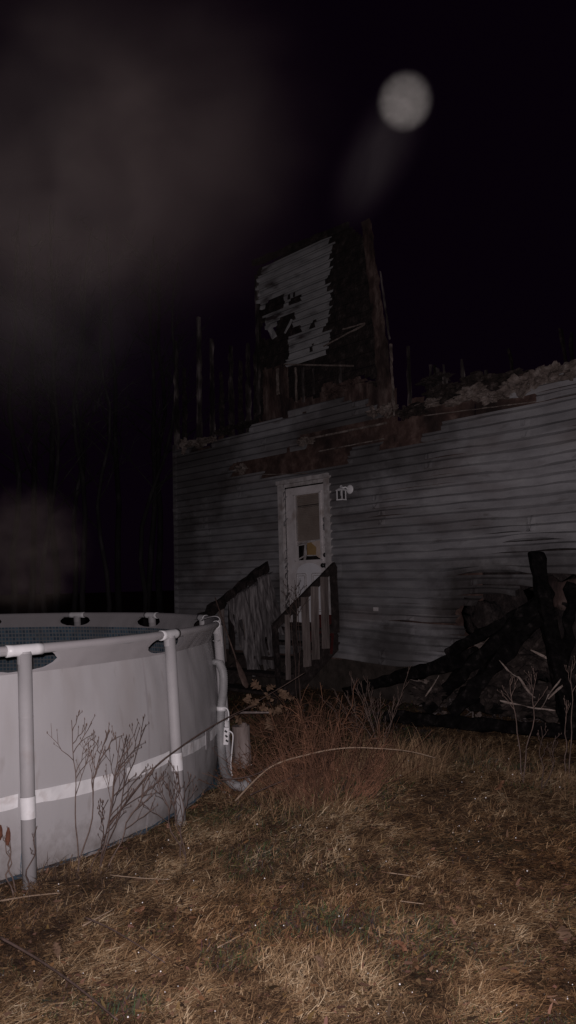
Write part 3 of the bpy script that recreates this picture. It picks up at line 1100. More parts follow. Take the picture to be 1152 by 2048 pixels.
MB().box(((lx0 + lx1) / 2, yS, (db + lz0) / 2), (lx1 - lx0, 0.045, lz0 - db)).build('lower_rail', M_DOOR, d_o)
lf = MB()
for (cx, cz, sx, sz) in (((lx0 + lx1) / 2, lz1 + 0.012, lx1 - lx0 + 0.075, 0.028), ((lx0 + lx1) / 2, lz0 - 0.012, lx1 - lx0 + 0.075, 0.028),
                         (lx0 - 0.012, (lz0 + lz1) / 2, 0.028, lz1 - lz0 + 0.02), (lx1 + 0.012, (lz0 + lz1) / 2, 0.028, lz1 - lz0 + 0.02)):
    lf.box((cx, yS - 0.03, cz), (sx, 0.022, sz))
lf.build('window_frame', M_DOOR, d_o)
for px0, px1 in ((lx0 + 0.0, (lx0 + lx1) / 2 - 0.06), ((lx0 + lx1) / 2 + 0.06, lx1)):
    pz1, pz0 = lz0 - 0.19, db + 0.16
    pm = MB()
    for q, (ins, out) in enumerate(((0.0, 0.006), (0.03, 0.004))):
        for (cx, cz, sx, sz) in (((px0 + px1) / 2, pz1 - ins, px1 - px0 - 2 * ins, 0.014), ((px0 + px1) / 2, pz0 + ins, px1 - px0 - 2 * ins, 0.014),
                                 (px0 + ins, (pz0 + pz1) / 2, 0.014, pz1 - pz0 - 2 * ins - 0.015), (px1 - ins, (pz0 + pz1) / 2, 0.014, pz1 - pz0 - 2 * ins - 0.015)):
            pm.box((cx, yS - 0.0255 - out / 2, cz), (sx, out + 0.002, sz))
    pm.build('raised_panel', M_TRIM, d_o)
# blind: slats of the surviving upper part (a few millimetres each), tilted
bl = MB()
zb_end = on_wall(610, 1082)[1]
nsl = 27
for i in range(nsl):
    zc = lz1 - 0.012 - (lz1 - 0.012 - zb_end) * i / (nsl - 1)
    tilt = 0.9 + (0.25 * math.sin(i * 1.9) if i in (5, 6) else 0)
    R = Matrix.Rotation(tilt, 3, 'X') @ Matrix.Rotation(0.004 * math.sin(i), 3, 'Y')
    bl.box(((lx0 + lx1) / 2, yS + 0.005, zc - (0.006 if i > 5 else 0)), (lx1 - lx0 - 0.012, 0.033, 0.0014), R)
o_ = bl.build('blind', M_BLIND, d_o)
o_['kind'] = 'stuff'
bl = MB()
bl.bar((lx0 + 0.005, yS - 0.002, zb_end - 0.02), (lx1 - 0.02, yS - 0.002, zb_end + 0.0), 0.02, 0.03, seg=6, rough=0.006, seed=3)
bl.bar((lx0 + 0.005, yS - 0.004, zb_end - 0.055), (lx0 + 0.2, yS - 0.004, zb_end - 0.04), 0.02, 0.02, seg=6, rough=0.006, seed=5)
mx0 = lx0 + 0.30 * (lx1 - lx0)
bl.bar((mx0, yS - 0.004, lz0), (mx0 + 0.02, yS - 0.004, zb_end - 0.03), 0.045, 0.006, Vector((0, 1, 0)), 8, 0.012, 6)
bl.bar((lx0 + 0.02, yS, lz0 + 0.02), (lx0 + 0.14, yS, lz0 + 0.06), 0.012, 0.02, seg=4, rough=0.006, seed=7)
bl.bar((mx0 + 0.05, yS - 0.002, lz0 + 0.065), (lx1 - 0.06, yS - 0.002, lz0 + 0.06), 0.01, 0.014, seg=4, rough=0.004, seed=8)
bl.build('hanging_slat', M_TRIM, d_o)
# torn strips and the tan board behind the broken pane
mb = MB()
mb.box(((mx0 + lx1) / 2 + 0.02, yS + 0.03, (lz0 + zb_end) / 2 + 0.03), (lx1 - mx0 - 0.0, 0.006, zb_end - lz0 - 0.06))
mb.build('backing_board', M_CARD, d_o)
mb = MB()
n0 = len(mb.v)
mb.v += [Vector((lx1, yS - 0.01, zb_end + 0.02)), Vector((lx1 - 0.20, yS - 0.016, zb_end - 0.03)), Vector((lx1 - 0.10, yS - 0.018, zb_end - 0.10)), Vector((lx1 - 0.12, yS - 0.01, lz0 + 0.06)),
         Vector((lx1 - 0.05, yS - 0.012, lz0 + 0.02)), Vector((lx1, yS - 0.01, lz0 + 0.01))]
mb.f += [(0, 1, 2), (0, 2, 5), (2, 3, 4), (2, 4, 5)]
mb.build('torn_film', M_BLIND, d_o)
mb = MB()
mb.box(((lx0 + lx1) / 2, yS - 0.012, (lz0 + lz1) / 2 + 0.14), (lx1 - lx0, 0.004, lz1 - lz0 - 0.28))
mb.build('window_pane', M_GLASS, d_o)
MB().lathe((dr - 0.06, yS - 0.02, lz0 + 0.06), [(0.032, 0.0), (0.032, -0.012), (0.02, -0.02), (0.012, -0.03)], 14, 'y').build('deadbolt', M_BLACK, d_o, True)
MB().lathe((dr - 0.06, yS - 0.02, lz0 - 0.085), [(0.035, 0.0), (0.035, -0.01), (0.014, -0.02), (0.014, -0.035), (0.030, -0.045), (0.034, -0.06), (0.026, -0.074), (0.008, -0.078)], 14, 'y').build('door_knob', M_BLACK, d_o, True)
# casing
fr = MB()
fr.bar((D_L + 0.022, -0.031, D_B), (D_L + 0.022, -0.031, D_T), 0.10, 0.056, Vector((0, 1, 0)), 10, 0.003, 1)
fr.bar((D_R - 0.015, -0.031, D_B), (D_R - 0.015, -0.031, D_T), 0.10, 0.056, Vector((0, 1, 0)), 10, 0.003, 2)
f_o = fr.build('door_casing', M_TRIM, house)
MB().bar((D_L - 0.04, -0.046, D_T + 0.005), (D_R + 0.04, -0.046, D_T + 0.012), 0.06, 0.07, Vector((0, 1, 0)), 12, 0.006, 3).build('door_header', M_TRIM, house)
MB().bar((D_L + 0.05, -0.02, D_T - 0.045), (D_R - 0.03, -0.02, D_T - 0.045), 0.05, 0.03, Vector((0, 1, 0)), 8, 0.003, 4).build('head_jamb', M_TRIM, house)
MB().box(((D_L + D_R) / 2, 0.0, D_B + 0.0), (DW - 0.06, 0.12, 0.03)).build('threshold', M_DARKWOOD, house)
MB().box(((D_L + D_R) / 2, 0.5, (D_B + D_T) / 2), (DW + 0.2, 0.02, D_T - D_B)).build('dark_room_partition', M_CHAR, house)

# ------------------------------------------------------------------ wall lantern
ls, lz = on_wall(700, 985)
lan = empty('wall_lantern', from_house(ls, -0.045, lz), house.rotation_euler.z)
lan.scale = (1.0, 1.0, 1.0)
tag(lan, 'small white lantern light fixed to the siding right of the door', 'lantern')
MB().lathe((0.045, 0.0, 0.035), [(0.062, 0.0), (0.062, -0.012), (0.045, -0.02)], 20, 'y').build('back_plate', M_LAMPWHITE, lan, True)
MB().tube([(0.045, -0.015, 0.03), (0.02, -0.06, 0.065), (-0.02, -0.10, 0.055)], 0.010, 8).build('arm', M_LAMPWHITE, lan, True)
lc = Vector((-0.025, -0.10, -0.03))
ro = MB()
ro.lathe(lc + Vector((0, 0, 0.07)), [(0.076, -0.022), (0.072, -0.012), (0.045, 0.006), (0.02, 0.018)], 4)
ro.build('cap', M_LAMPWHITE, lan)
MB().tube([lc + Vector((0.016 * math.cos(a), 0, 0.105 + 0.016 * math.sin(a))) for a in [i * PI / 6 for i in range(13)]], 0.004, 6).build('finial_ring', M_LAMPWHITE, lan)
fr = MB()
for ax, ay in ((1, 0), (0, 1), (-1, 0), (0, -1)):
    fr.box(lc + Vector((ax * 0.058, ay * 0.058, -0.012)), (0.011, 0.011, 0.115), Matrix.Rotation(PI / 4, 3, 'Z'))
fr.lathe(lc + Vector((0, 0, -0.082)), [(0.070, 0.0), (0.070, 0.014)], 4)
fr.build('cage', M_LAMPWHITE, lan)
for a in (PI / 4, 3 * PI / 4, 5 * PI / 4, 7 * PI / 4):
    MB().box(lc + Vector((0.039 * math.cos(a), 0.039 * math.sin(a), -0.012)), (0.002, 0.06, 0.10), Matrix.Rotation(a, 3, 'Z')).build('glass_pane', M_GLASS, lan)
RC = Matrix.Translation(lc) @ Matrix.Rotation(PI / 4 + 0.1, 4, 'Z') @ Matrix.Translation(-lc)
for ch in lan.children:
    if ch.name.split('.')[0] in ('cap', 'cage', 'glass_pane'):
        ch.data.transform(RC)
MB().tube([lc + Vector((0, 0, -0.068)), lc + Vector((0, 0, -0.02))], 0.012, 8).build('bulb_holder', M_BLACK, lan)

# ------------------------------------------------------------------ porch steps with two railings
RL, RR = on_wall(540, 1135)[0], on_wall(680, 1130)[0]
RUN, RISE = 1.30, 0.90
steps = empty('porch_steps', from_house((RL + RR) / 2, -0.65, 0), house.rotation_euler.z)
tag(steps, 'weathered wooden steps with two sloping picket railings below the white door', 'steps')
sx0, sx1 = RL - (RL + RR) / 2, RR - (RL + RR) / 2


def SP(s, y, z):       # house-local -> steps-local
    return Vector((s - (RL + RR) / 2, y + 0.65, z))


for i in range(5):
    zz = 0.90 - 0.18 * i
    MB().bar(SP(RL + 0.02, -0.14 - 0.26 * i, zz - 0.02), SP(RR - 0.02, -0.14 - 0.26 * i, zz - 0.02), 0.27, 0.038, seg=10, rough=0.004, seed=i).build('tread', M_DARKWOOD, steps)
for s_ in (RL + 0.05, RR - 0.05):
    MB().bar(SP(s_, -0.02, 0.76), SP(s_, -RUN, -0.06), 0.04, 0.24, seg=6, rough=0.006, seed=9).build('stringer', M_DARKWOOD, steps)
# right railing
ra = to_house(at(679, 1131, 10.45))
RZ = on_wall(680, 1130)[1]
r_top, r_bot = SP(RR, -0.10, RZ), SP(RR, -1.22, RZ - 0.76)
MB().bar(r_top, r_bot, 0.045, 0.088, seg=12, rough=0.006, seed=3).build('handrail', M_DARKWOOD, steps)
for i, (k, drop, w) in enumerate(((0.06, 0.86, 0.13), (0.22, 0.93, 0.125), (0.385, 0.93, 0.125), (0.55, 0.88, 0.12), (0.715, 0.86, 0.05), (0.83, 0.80, 0.07))):
    p = r_top.lerp(r_bot, k)
    q = p + Vector((0.01 * math.sin(i * 3), 0.015 * math.cos(i * 2), -drop))
    MB().bar(p + Vector((0.03, 0, 0.01)), q + Vector((0.03, 0, 0)), w, 0.022, Vector((1, 0, 0)), 8, 0.005, 20 + i).build('picket', M_DARKWOOD if i in (0, 4, 6) else M_GREYWOOD, steps)
MB().bar(r_bot + Vector((0.0, 0.0, 0.02)), r_bot + Vector((0.02, 0.03, -0.85)), 0.06, 0.06, Vector((1, 0, 0)), 8, 0.014, 40, 0.8).build('post', M_CHAR, steps)
MB().bar(r_bot + Vector((0.01, 0.12, -0.55)), r_top + Vector((0.01, 0, -0.78)), 0.035, 0.085, seg=6, rough=0.006, seed=41).build('bottom_rail', M_DARKWOOD, steps)
# left railing, charred
LZ = on_wall(540, 1135)[1]
l_top, l_bot = SP(RL, -0.06, LZ), SP(RL - 0.02, -1.52, LZ - 0.82)
MB().bar(l_top, l_bot, 0.07, 0.13, seg=18, rough=0.07, seed=50).build('handrail', M_CHAR, steps)
for i, k in enumerate((0.07, 0.20, 0.34, 0.47, 0.60, 0.74, 0.88)):
    p = l_top.lerp(l_bot, k)
    MB().bar(p, p + Vector((0.02 * math.sin(i * 5), 0.03 * math.sin(i * 3.3), -0.88 + 0.10 * k)), 0.10, 0.024, Vector((1, 0, 0)), 8, 0.008, 60 + i).build('picket', M_CHAR if i % 2 else M_GREYWOOD, steps)
MB().bar(l_bot + Vector((0, 0, 0.16)), l_bot + Vector((0.03, 0.05, -0.9)), 0.10, 0.10, Vector((1, 0, 0)), 10, 0.03, 70, 1.0).build('post', M_CHAR, steps)
MB().bar(l_bot + Vector((0.0, 0.5, 0.10)), l_bot + Vector((-0.02, -0.12, -0.02)), 0.09, 0.12, seg=8, rough=0.04, seed=71).build('burnt_rail_end', M_CHAR, steps)

# dark red board on the top step
pr = to_house(at(650, 1250, 10.45))
MB_red = MB().box((0, 0, 0.26), (0.42, 0.03, 0.52))
rb = MB_red.build('red_board', M_REDP)
rb.location = from_house(D_R - 0.07, -0.20, 0.56)
rb.rotation_euler = (math.radians(-8), 0, house.rotation_euler.z)
tag(rb, 'dark red board behind the stair pickets at the foot of the door', 'board')


# ------------------------------------------------------------------ burnt cloth hanging over the left railing
def drape(name, px_top0, px_top1, px_bot0, px_bot1, d0, d1, seed, nu=26, nv=40, fold=0.035, ragged=0.12, over=0.18):
    a0, a1 = at(*px_top0, d0), at(*px_top1, d1)
    b0, b1 = at(*px_bot0, d0), at(*px_bot1, d1)
    mb = MB()
    out = Vector((-0.55, -0.83, 0))
    for j in range(nv + 1):
        v = j / nv
        for i in range(nu + 1):
            u = i / nu
            vv = v * (1 + ragged * fbm(u * 4.0, seed, 0.3, 3))
            p = a0.lerp(a1, u).lerp(b0.lerp(b1, u), vv)
            ph = u * 17 + 1.3 * nz(u * 3, v * 1.2, seed)
            p += out * (fold * (0.25 + v) * (math.sin(ph) + 0.6 * math.sin(2.3 * ph + 1)) + 0.05 * nz(u * 2.2, v * 3, seed + 4))
            p += Vector((0.02 * nz(u * 6, v * 5, seed + 9), 0, 0.015 * nz(u * 6, v * 5, seed + 12)))
            if v < 0.06:
                p -= out * (0.06 - v) * over / 0.06
            mb.v.append(p)
    for j in range(nv):
        for i in range(nu):
            u, v = (i + .5) / nu, (j + .5) / nv
            if nz(u * 9, v * 3.2, seed + 20) > 0.42 and v > 0.35:
                continue
            n = j * (nu + 1) + i
            mb.f.append((n, n + 1, n + nu + 2, n + nu + 1))
    o = mb.build(name, M_TARP, None, True)
    centre(o)
    return o


tag(drape('hanging_cloth', (470, 1180), (522, 1150), (496, 1345), (560, 1330), 10.9, 10.75, 3), 'wide ragged grey cloth hanging over the charred left stair railing', 'cloth')
tag(drape('hanging_cloth', (512, 1150), (534, 1142), (548, 1262), (572, 1258), 10.75, 10.7, 8, 10, 30, 0.02, 0.2), 'narrow strip of grey cloth hanging beside the wide one, left of the door', 'cloth')
tag(drape('hanging_cloth', (452, 1200), (476, 1182), (470, 1262), (492, 1300), 10.98, 10.92, 15, 12, 26, 0.02, 0.3), 'short sooty cloth scrap hanging at the lower end of the charred railing', 'cloth')

# ------------------------------------------------------------------ charred timbers leaning and lying by the wall on the right


def timber(name, a, b, w, t, seed, label, m=M_BEAM, rough=0.03, taper=1.0, seg=22, cat='beam', group='charred timbers by the wall'):
    a, b = Vector(a), Vector(b)
    mb = MB().bar(a, b, w, t, Vector((0, -1, 0.2)), seg, rough, seed, taper)
    o = mb.build(name, m)
    bv = o.modifiers.new('worn_edges', 'BEVEL')
    bv.width = min(w, t) * 0.18
    bv.segments = 2
    centre(o)
    tag(o, label, cat, group)
    return o


timber('charred_beam', at(1070, 1106, 7.45), at(1142, 1452, 7.15), 0.12, 0.12, 1, 'tallest upright charred post standing in front of the right wall', rough=0.035, taper=1.35)
timber('charred_beam', at(1100, 1180, 7.35), at(850, 1420, 8.1), 0.135, 0.12, 2, 'thick charred beam slanting down left from the upright post to the ground', rough=0.05, taper=0.9)
timber('charred_beam', at(1078, 1230, 7.5), at(905, 1425, 7.7), 0.13, 0.08, 3, 'widest charred plank slanting under the thick beam to the ground', rough=0.06)
timber('charred_beam', at(1090, 1200, 7.55), at(892, 1308, 8.2), 0.12, 0.09, 4, 'thin charred beam at the top of the pile with its end against the siding', rough=0.03, taper=0.85)
timber('charred_beam', at(960, 1310, 8.0), at(690, 1384, 9.1), 0.17, 0.10, 5, 'charred plank lying low with its tapered end pointing to the steps', rough=0.04, taper=0.55)
timber('charred_beam', at(770, 1432, 8.25), at(1300, 1480, 6.9), 0.12, 0.12, 6, 'long charred beam lying flat on the grass in front of the pile', rough=0.035)
timber('charred_beam', at(940, 1408, 8.1), at(1200, 1436, 7.5), 0.14, 0.10, 7, 'shorter charred beam lying on the ground behind the long flat one', rough=0.04)
timber('charred_beam', at(1145, 1170, 7.0), at(1120, 1420, 7.5), 0.08, 0.08, 9, 'charred stud leaning at the right edge behind the upright post', rough=0.05)

rs = random.Random(4)
SPL = [((1000, 1322, 7.3), (1036, 1354, 7.2), 0.03, 'pale split lath with a bright tip left of the upright post'),
       ((1036, 1354, 7.2), (1070, 1396, 7.1), 0.035, 'dull split lath running on below the bright tipped one'),
       ((1122, 1358, 7.1), (1082, 1418, 7.0), 0.03, 'upper of two crossed pale splinters beside the upright post'),
       ((1124, 1372, 7.0), (1096, 1398, 6.95), 0.035, 'lower and wider of two crossed pale splinters beside the upright post'),
       ((1062, 1300, 7.5), (1112, 1325, 7.4), 0.05, 'short grey slab of wood resting against the upright post'),
       ((1000, 1402, 7.3), (1110, 1422, 7.1), 0.035, 'grey stick lying flat below the crossed splinters'),
       ((878, 1352, 7.9), (852, 1392, 7.85), 0.02, 'thin pale stick caught on the lower end of the slanting beam')]
for i, (a, b, w, lab) in enumerate(SPL):
    a, b = at(*a), at(*b)
    mid = a.lerp(b, 0.5) + Vector((rs.uniform(-.02, .02), 0, rs.uniform(-.02, .03)))
    mb = MB().bar(a, mid, w * 0.24, 0.008, Vector((0, -1, 0.3)), 5, 0.012, i, 1.3).bar(mid, b, w * 0.30, 0.008, Vector((0, -1, 0.3)), 5, 0.012, i + 30, 0.5)
    tag(centre(mb.build('splintered_lath', M_SPLINT)), lab, 'splinter', 'broken laths in the debris')
DEB = [((868, 1385, 8.0), (0.16, 0.12, 0.10), M_DEBRIS, 'grey ash lump at the foot of the slanting beam'),
       ((985, 1370, 7.9), (0.20, 0.14, 0.16), M_DEBRIS, 'large brown ash heap under the slanting beams'),
       ((1085, 1405, 7.6), (0.30, 0.16, 0.12), M_DEBRIS, 'low ash heap beside the foot of the upright post'),
       ((1060, 1310, 7.9), (0.20, 0.12, 0.14), M_DEBRIS, 'burnt insulation lump between the beams and the wall'),
       ((975, 1285, 8.2), (0.12, 0.06, 0.07), M_TORN, 'pale scrap of insulation showing between two slanting beams'),
       ((858, 1372, 8.1), (0.11, 0.06, 0.05), M_TORN, 'pale scrap lying at the lower end of the slanting beam')]
for i, (p, sz_, m_, lab) in enumerate(DEB):
    c_ = at(*p)
    tag(centre(MB().lump(c_, sz_, 0.7, i * 5 + 2, 4, 2.4).build('burnt_debris', m_)), lab, 'debris', 'burnt debris by the wall')
# loose charcoal fragments scattered on the ground there: too many and too small to count
mb = MB()
for i in range(420):
    x_, y_ = rs.uniform(-0.9, 4.2), 0
    px_ = rs.uniform(560, 1200)
    p = on_z(px_, rs.uniform(1385, 1475), 0)
    if p.y > 10:
        continue
    s_ = rs.uniform(0.008, 0.035)
    R = Matrix.Rotation(rs.uniform(0, 6), 3, 'Z') @ Matrix.Rotation(rs.uniform(-.5, .5), 3, 'X')
    mb.box(p + Vector((0, 0, gz(p.x, p.y) + 0.03)), (s_ * rs.uniform(1, 4), s_, s_ * 0.7), R, s_ * 0.2, rs)
tag(mb.build('charcoal_fragments', M_DEBRIS), 'charcoal and ash fragments strewn in front of the wall', 'charcoal', kind='stuff')

# tangle of thin burnt sticks, wire and scraps under the timbers: uncountable
for nm, m_, n_, lab in (('burnt_stick_tangle', M_CHAR_ASH, 150, 'tangle of thin burnt sticks under the leaning timbers'), ('pale_scrap_litter', M_TORN, 46, 'pale burnt scraps littered under the leaning timbers')):
    mb = MB()
    for i in range(n_):
        c_ = on_z(rs.uniform(850, 1190), rs.uniform(1405, 1462), 0.0)
        c_.z = gz(c_.x, c_.y) + 0.02 + 0.22 * rs.random() ** 2
        d_ = Vector((rs.gauss(0, 1), rs.gauss(0, .5), rs.gauss(0, .55))).normalized()
        if m_ is M_CHAR_ASH:
            L_ = rs.uniform(0.08, 0.38)
            mb.bar(c_ - d_ * L_ / 2, c_ + d_ * L_ / 2, rs.uniform(0.006, 0.022), rs.uniform(0.006, 0.014), seg=4, rough=0.010, seed=i, taper=0.5)
        else:
            mb.lump(c_, (rs.uniform(.012, .045), rs.uniform(.012, .03), rs.uniform(.006, .022)), 0.7, i, 2, 2.0)
    tag(mb.build(nm, m_), lab, 'debris', kind='stuff')

# flat paddle leaning between the steps and the pool
pa, pb = at(430, 1195, 8.3), at(472, 1318, 8.1)
pd = empty('leaning_paddle', at(494, 1378, 8.0))
tag(pd, 'thin grey pole with a flat paddle end leaning between pool and steps', 'paddle')
inv = Vector(pd.location)
MB().tube([pa - inv, pb - inv], [0.006, 0.008], 8).build('pole', M_STEMDARK, pd, True)
pc = at(494, 1376, 8.0)
MB().tube([pb - inv, pb.lerp(pc, 0.25) - inv, pb.lerp(pc, 0.55) - inv, pb.lerp(pc, 0.9) - inv, pc - inv], [0.010, 0.03, 0.045, 0.042, 0.015], 10, True, 0.25).build('blade', M_STEMDARK, pd, True)

# ------------------------------------------------------------------ above-ground frame pool
pool = empty('above_ground_pool', (PC.x, PC.y, 0))
tag(pool, 'round grey above ground frame pool with white rail joints, left of the lawn', 'pool')
NLEG, PH, HT = 16, -0.7748, 1.215
LEGA = [PH + i * 2 * PI / NLEG for i in range(NLEG)]


def pol(r, a, z):
    return Vector((r * math.cos(a), r * math.sin(a), z))


def leg_da(a):
    return min(abs((a - l + PI) % (2 * PI) - PI) for l in LEGA)


def wall_r(a, z):
    """outer wall: water-bulged, drawn in at the top, slightly flat between legs"""
    t = z / HT
    b = 0.055 * math.sin(PI * min(1, max(0, t * 0.95))) - 0.055 * t
    b += 0.010 * math.cos((a - PH) * NLEG) * t
    b += 0.010 * nz(a * 9, z * 2.0, 4) + 0.006 * nz(a * 26 + z * 5, z * 4 - a * 7, 7)
    b += 0.006 * nz(a * 60 + z * 9, z * 7, 3) * max(0.0, 1 - z / 0.35)
    return PR - 0.035 + b


def grid(name, A, Z, fn, m, keep=None, uv=None, parent=pool, smooth=True):
    mb = MB()
    nA, nZ = len(A), len(Z)
    mb.v = [fn(a, z) for z in Z for a in A]
    uvs = []
    for j in range(nZ - 1):
        for i in range(nA - 1):
            if keep and not keep((A[i] + A[i + 1]) / 2, (Z[j] + Z[j + 1]) / 2):
                continue
            n = j * nA + i
            mb.f.append((n, n + 1, n + nA + 1, n + nA))
            if uv:
                uvs += [uv(A[i], Z[j]), uv(A[i + 1], Z[j]), uv(A[i + 1], Z[j + 1]), uv(A[i], Z[j + 1])]
    o = mb.build(name, m, parent, smooth)
    if uv:
        l = o.data.uv_layers.new(name='UVMap')
        l.data.foreach_set('uv', [c for u in uvs for c in u])
    return o


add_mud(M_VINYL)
AN = [PH + 2 * PI * i / 480 for i in range(481)]
Z_HEM = 1.085
grid('outer_wall', AN, [0.0 + Z_HEM * i / 22 for i in range(23)], lambda a, z: pol(wall_r(a, z), a, z), M_VINYL)
inner = grid('mosaic_liner', AN, [0.02 + (Z_HEM - 0.02) * i / 8 for i in range(9)], lambda a, z: pol(wall_r(a, z) - 0.02, a, z), M_MOSAIC, uv=lambda a, z: (a * PR, z))
mb = MB()
mb.v = [pol(PR - 0.05, a, 0.03) for a in AN[:-1]]
mb.f = [tuple(range(480))]
mb.build('floor_liner', M_BLUE, pool)
grid('hem_edge', AN, [0, 1], lambda a, z: pol(wall_r(a, Z_HEM) - 0.02 + z * 0.022, a, Z_HEM + 0.002), M_WHITE, smooth=False)


# sleeve that wraps the rail, with an eye-shaped opening cut round each leg
def cut_t(a):
    d = leg_da(a) * PR
    w = 0.225 + 0.02 * nz(a * 9, 2)
    if d >= w:
        return 0.19, 0.19
    f = math.sqrt(1 - (d / w) ** 2)
    rag = 0.012 * nz(a * 60, 1.0) * f
    return 0.19 - 0.165 * f + rag, 0.19 + 0.20 * f + rag


def sleeve_pt(a, t):
    # t 0..0.38 outside from hem up to the rail, 0.38..0.62 over the rail, ..1 down inside
    rr = 0.0295
    if t < 0.38:
        k = t / 0.38
        r0, z0 = wall_r(a, Z_HEM) + 0.002, Z_HEM
        r1, z1 = PR + rr, HT
        return pol(r0 + (r1 - r0) * k + 0.004 * nz(a * 20, t * 5), a, z0 + (z1 - z0) * k)
    if t <= 0.62:
        th = (t - 0.38) / 0.24 * PI
        return pol(PR + rr * math.cos(th), a, HT + rr * math.sin(th))
    k = (t - 0.62) / 0.38
    r0, z0 = PR - rr, HT
    r1, z1 = wall_r(a, Z_HEM) - 0.022, Z_HEM
    return pol(r0 + (r1 - r0) * k, a, z0 + (z1 - z0) * k)


AS = [PH + 2 * PI * i / 1600 for i in range(1601)]
grid('rail_sleeve', AS, [k / 4 for k in range(5)], lambda a, k: sleeve_pt(a, cut_t(a)[0] * k), M_SLEEVE)
grid('rail_sleeve', AS, [k / 14 for k in range(15)], lambda a, k: sleeve_pt(a, cut_t(a)[1] + (1 - 2 * cut_t(a)[1]) * k), M_SLEEVE)
grid('rail_sleeve', AS, [k / 4 for k in range(5)], lambda a, k: sleeve_pt(a, 1 - cut_t(a)[0] * (1 - k)), M_SLEEVE)

for i, a in enumerate(LEGA):
    a2 = a + 2 * PI / NLEG
    pts = [pol(PR, a + (a2 - a) * k / 8, HT) for k in range(9)]
    MB().tube(pts, 0.026, 12).build('top_rail', M_STEEL, pool, True)
    j = 0.105 / PR
    jt = MB().tube([pol(PR, a - j + 2 * j * k / 6, HT) for k in range(7)], [0.0335, 0.0318, 0.0318, 0.0325, 0.0318, 0.0318, 0.0335], 14)
    jt = jt.build('rail_joint', M_WHITE, pool, True)
    MB().tube([pol(PR, a, HT - 0.01), pol(PR + 0.004, a, HT - 0.075)], [0.0392, 0.0392], 16, False).build('socket', M_STEEL, jt, True)
    top, bot = pol(PR + 0.004, a, HT - 0.02), pol(PR + 0.07, a, -0.04)
    lg = MB().tube([top, top.lerp(bot, 0.5), bot], 0.038, 20).build('leg', M_STEEL, pool, True)
    # sleeve line of the two-part leg and its white strap clip
    q = top.lerp(bot, 0.27)
    MB().tube([q, top.lerp(bot, 0.276)], 0.0386, 20, False).build('leg_joint', M_STEEL, lg, True)
    q0, q1 = top.lerp(bot, (HT - 0.475) / HT), top.lerp(bot, (HT - 0.365) / HT)
    MB().tube([q0, q1], [0.0402, 0.0402], 20, False).build('strap_clip', M_WHITE, lg, True)
    MB().lathe(bot + Vector((0, 0, 0.03)), [(0.055, -0.03), (0.055, -0.01), (0.041, 0.0)], 14).build('foot', M_STEEL, lg)

# welded seams of the vinyl wall
for a in (LEGA[0] + 0.31, LEGA[1] + 0.13, LEGA[3] + 0.2, LEGA[15] + 0.12):
    grid('wall_seam', [a, a + 0.003, a + 0.006], [Z_HEM * k / 16 for k in range(17)], lambda aa, z: pol(wall_r(aa, z) + 0.003, aa, z), M_SLEEVE, smooth=False)
# white belt strap round the wall, threaded through grey loops
for i, a in enumerate(LEGA):
    a2 = a + 2 * PI / NLEG
    segs = ((0.03, 0.52), (0.585, 0.97))
    for s_i, (k0, k1) in enumerate(segs):
        AA = [a + (a2 - a) * (k0 + (k1 - k0) * k / 14) for k in range(15)]

        def strap(aa, z, a=a, a2=a2, k0=k0, k1=k1):
            u = ((aa - a) / (a2 - a) - k0) / (k1 - k0)
            sag = -0.022 * math.sin(PI * (aa - a) / (a2 - a))
            wd = 0.040 * (1 - 0.25 * abs(u - 0.5))
            zz = 0.425 + sag + (z - 0.5) * 2 * wd + 0.004 * nz(aa * 40, z * 2)
            return pol(wall_r(aa, zz) + 0.012 + 0.003 * nz(aa * 30, z), aa, zz)
        o_ = grid('belt_strap', AA, [0, 0.33, 0.4, 0.47, 1.0], strap, M_WHITE, smooth=False)
        sol = o_.modifiers.new('thickness', 'SOLIDIFY')
        sol.thickness = 0.003
    for kc in (0.52, ):
        AA = [a + (a2 - a) * (0.035 + kc - 0.05 + 0.1 * k / 8) for k in range(9)]
        o_ = grid('belt_loop', AA, [0, 0.5, 1], lambda aa, z: pol(wall_r(aa, 0.4) + 0.017, aa, 0.335 + 0.13 * z), M_SLEEVE, smooth=False)
        o_.modifiers.new('thickness', 'SOLIDIFY').thickness = 0.004
# ground cloth under the pool, creased edge peeping out
mb = MB()
nA = 240
for ring, (r_, z_) in enumerate(((PR - 0.2, 0.002), (PR - 0.02, 0.003), (PR + 0.03, 0.003))):
    for i in range(nA):
        a = 2 * PI * i / nA
        rr = r_ + (0.10 * nz(a * 6, 3.3) + 0.05 * nz(a * 21, 1.0) if ring else 0)
        mb.v.append(pol(rr, a, z_ + (0.02 * (1 + nz(a * 40, ring * 2.0)) if ring else 0)))
for ring in range(2):
    for i in range(nA):
        mb.f.append((ring * nA + i, ring * nA + (i + 1) % nA, (ring + 1) * nA + (i + 1) % nA, (ring + 1) * nA + i))
mb.build('ground_cloth', M_BLUE, pool)
# label of wear: small drain cap low on the wall
a_ = LEGA[2] + 0.16
# ------------------------------------------------------------------ things on the pool's right edge
L3 = LEGA[2]
leg3_top, leg3_bot = PC + pol(PR + 0.004, L3, HT), PC + pol(PR + 0.07, L3, 0)
LD = leg3_top.y
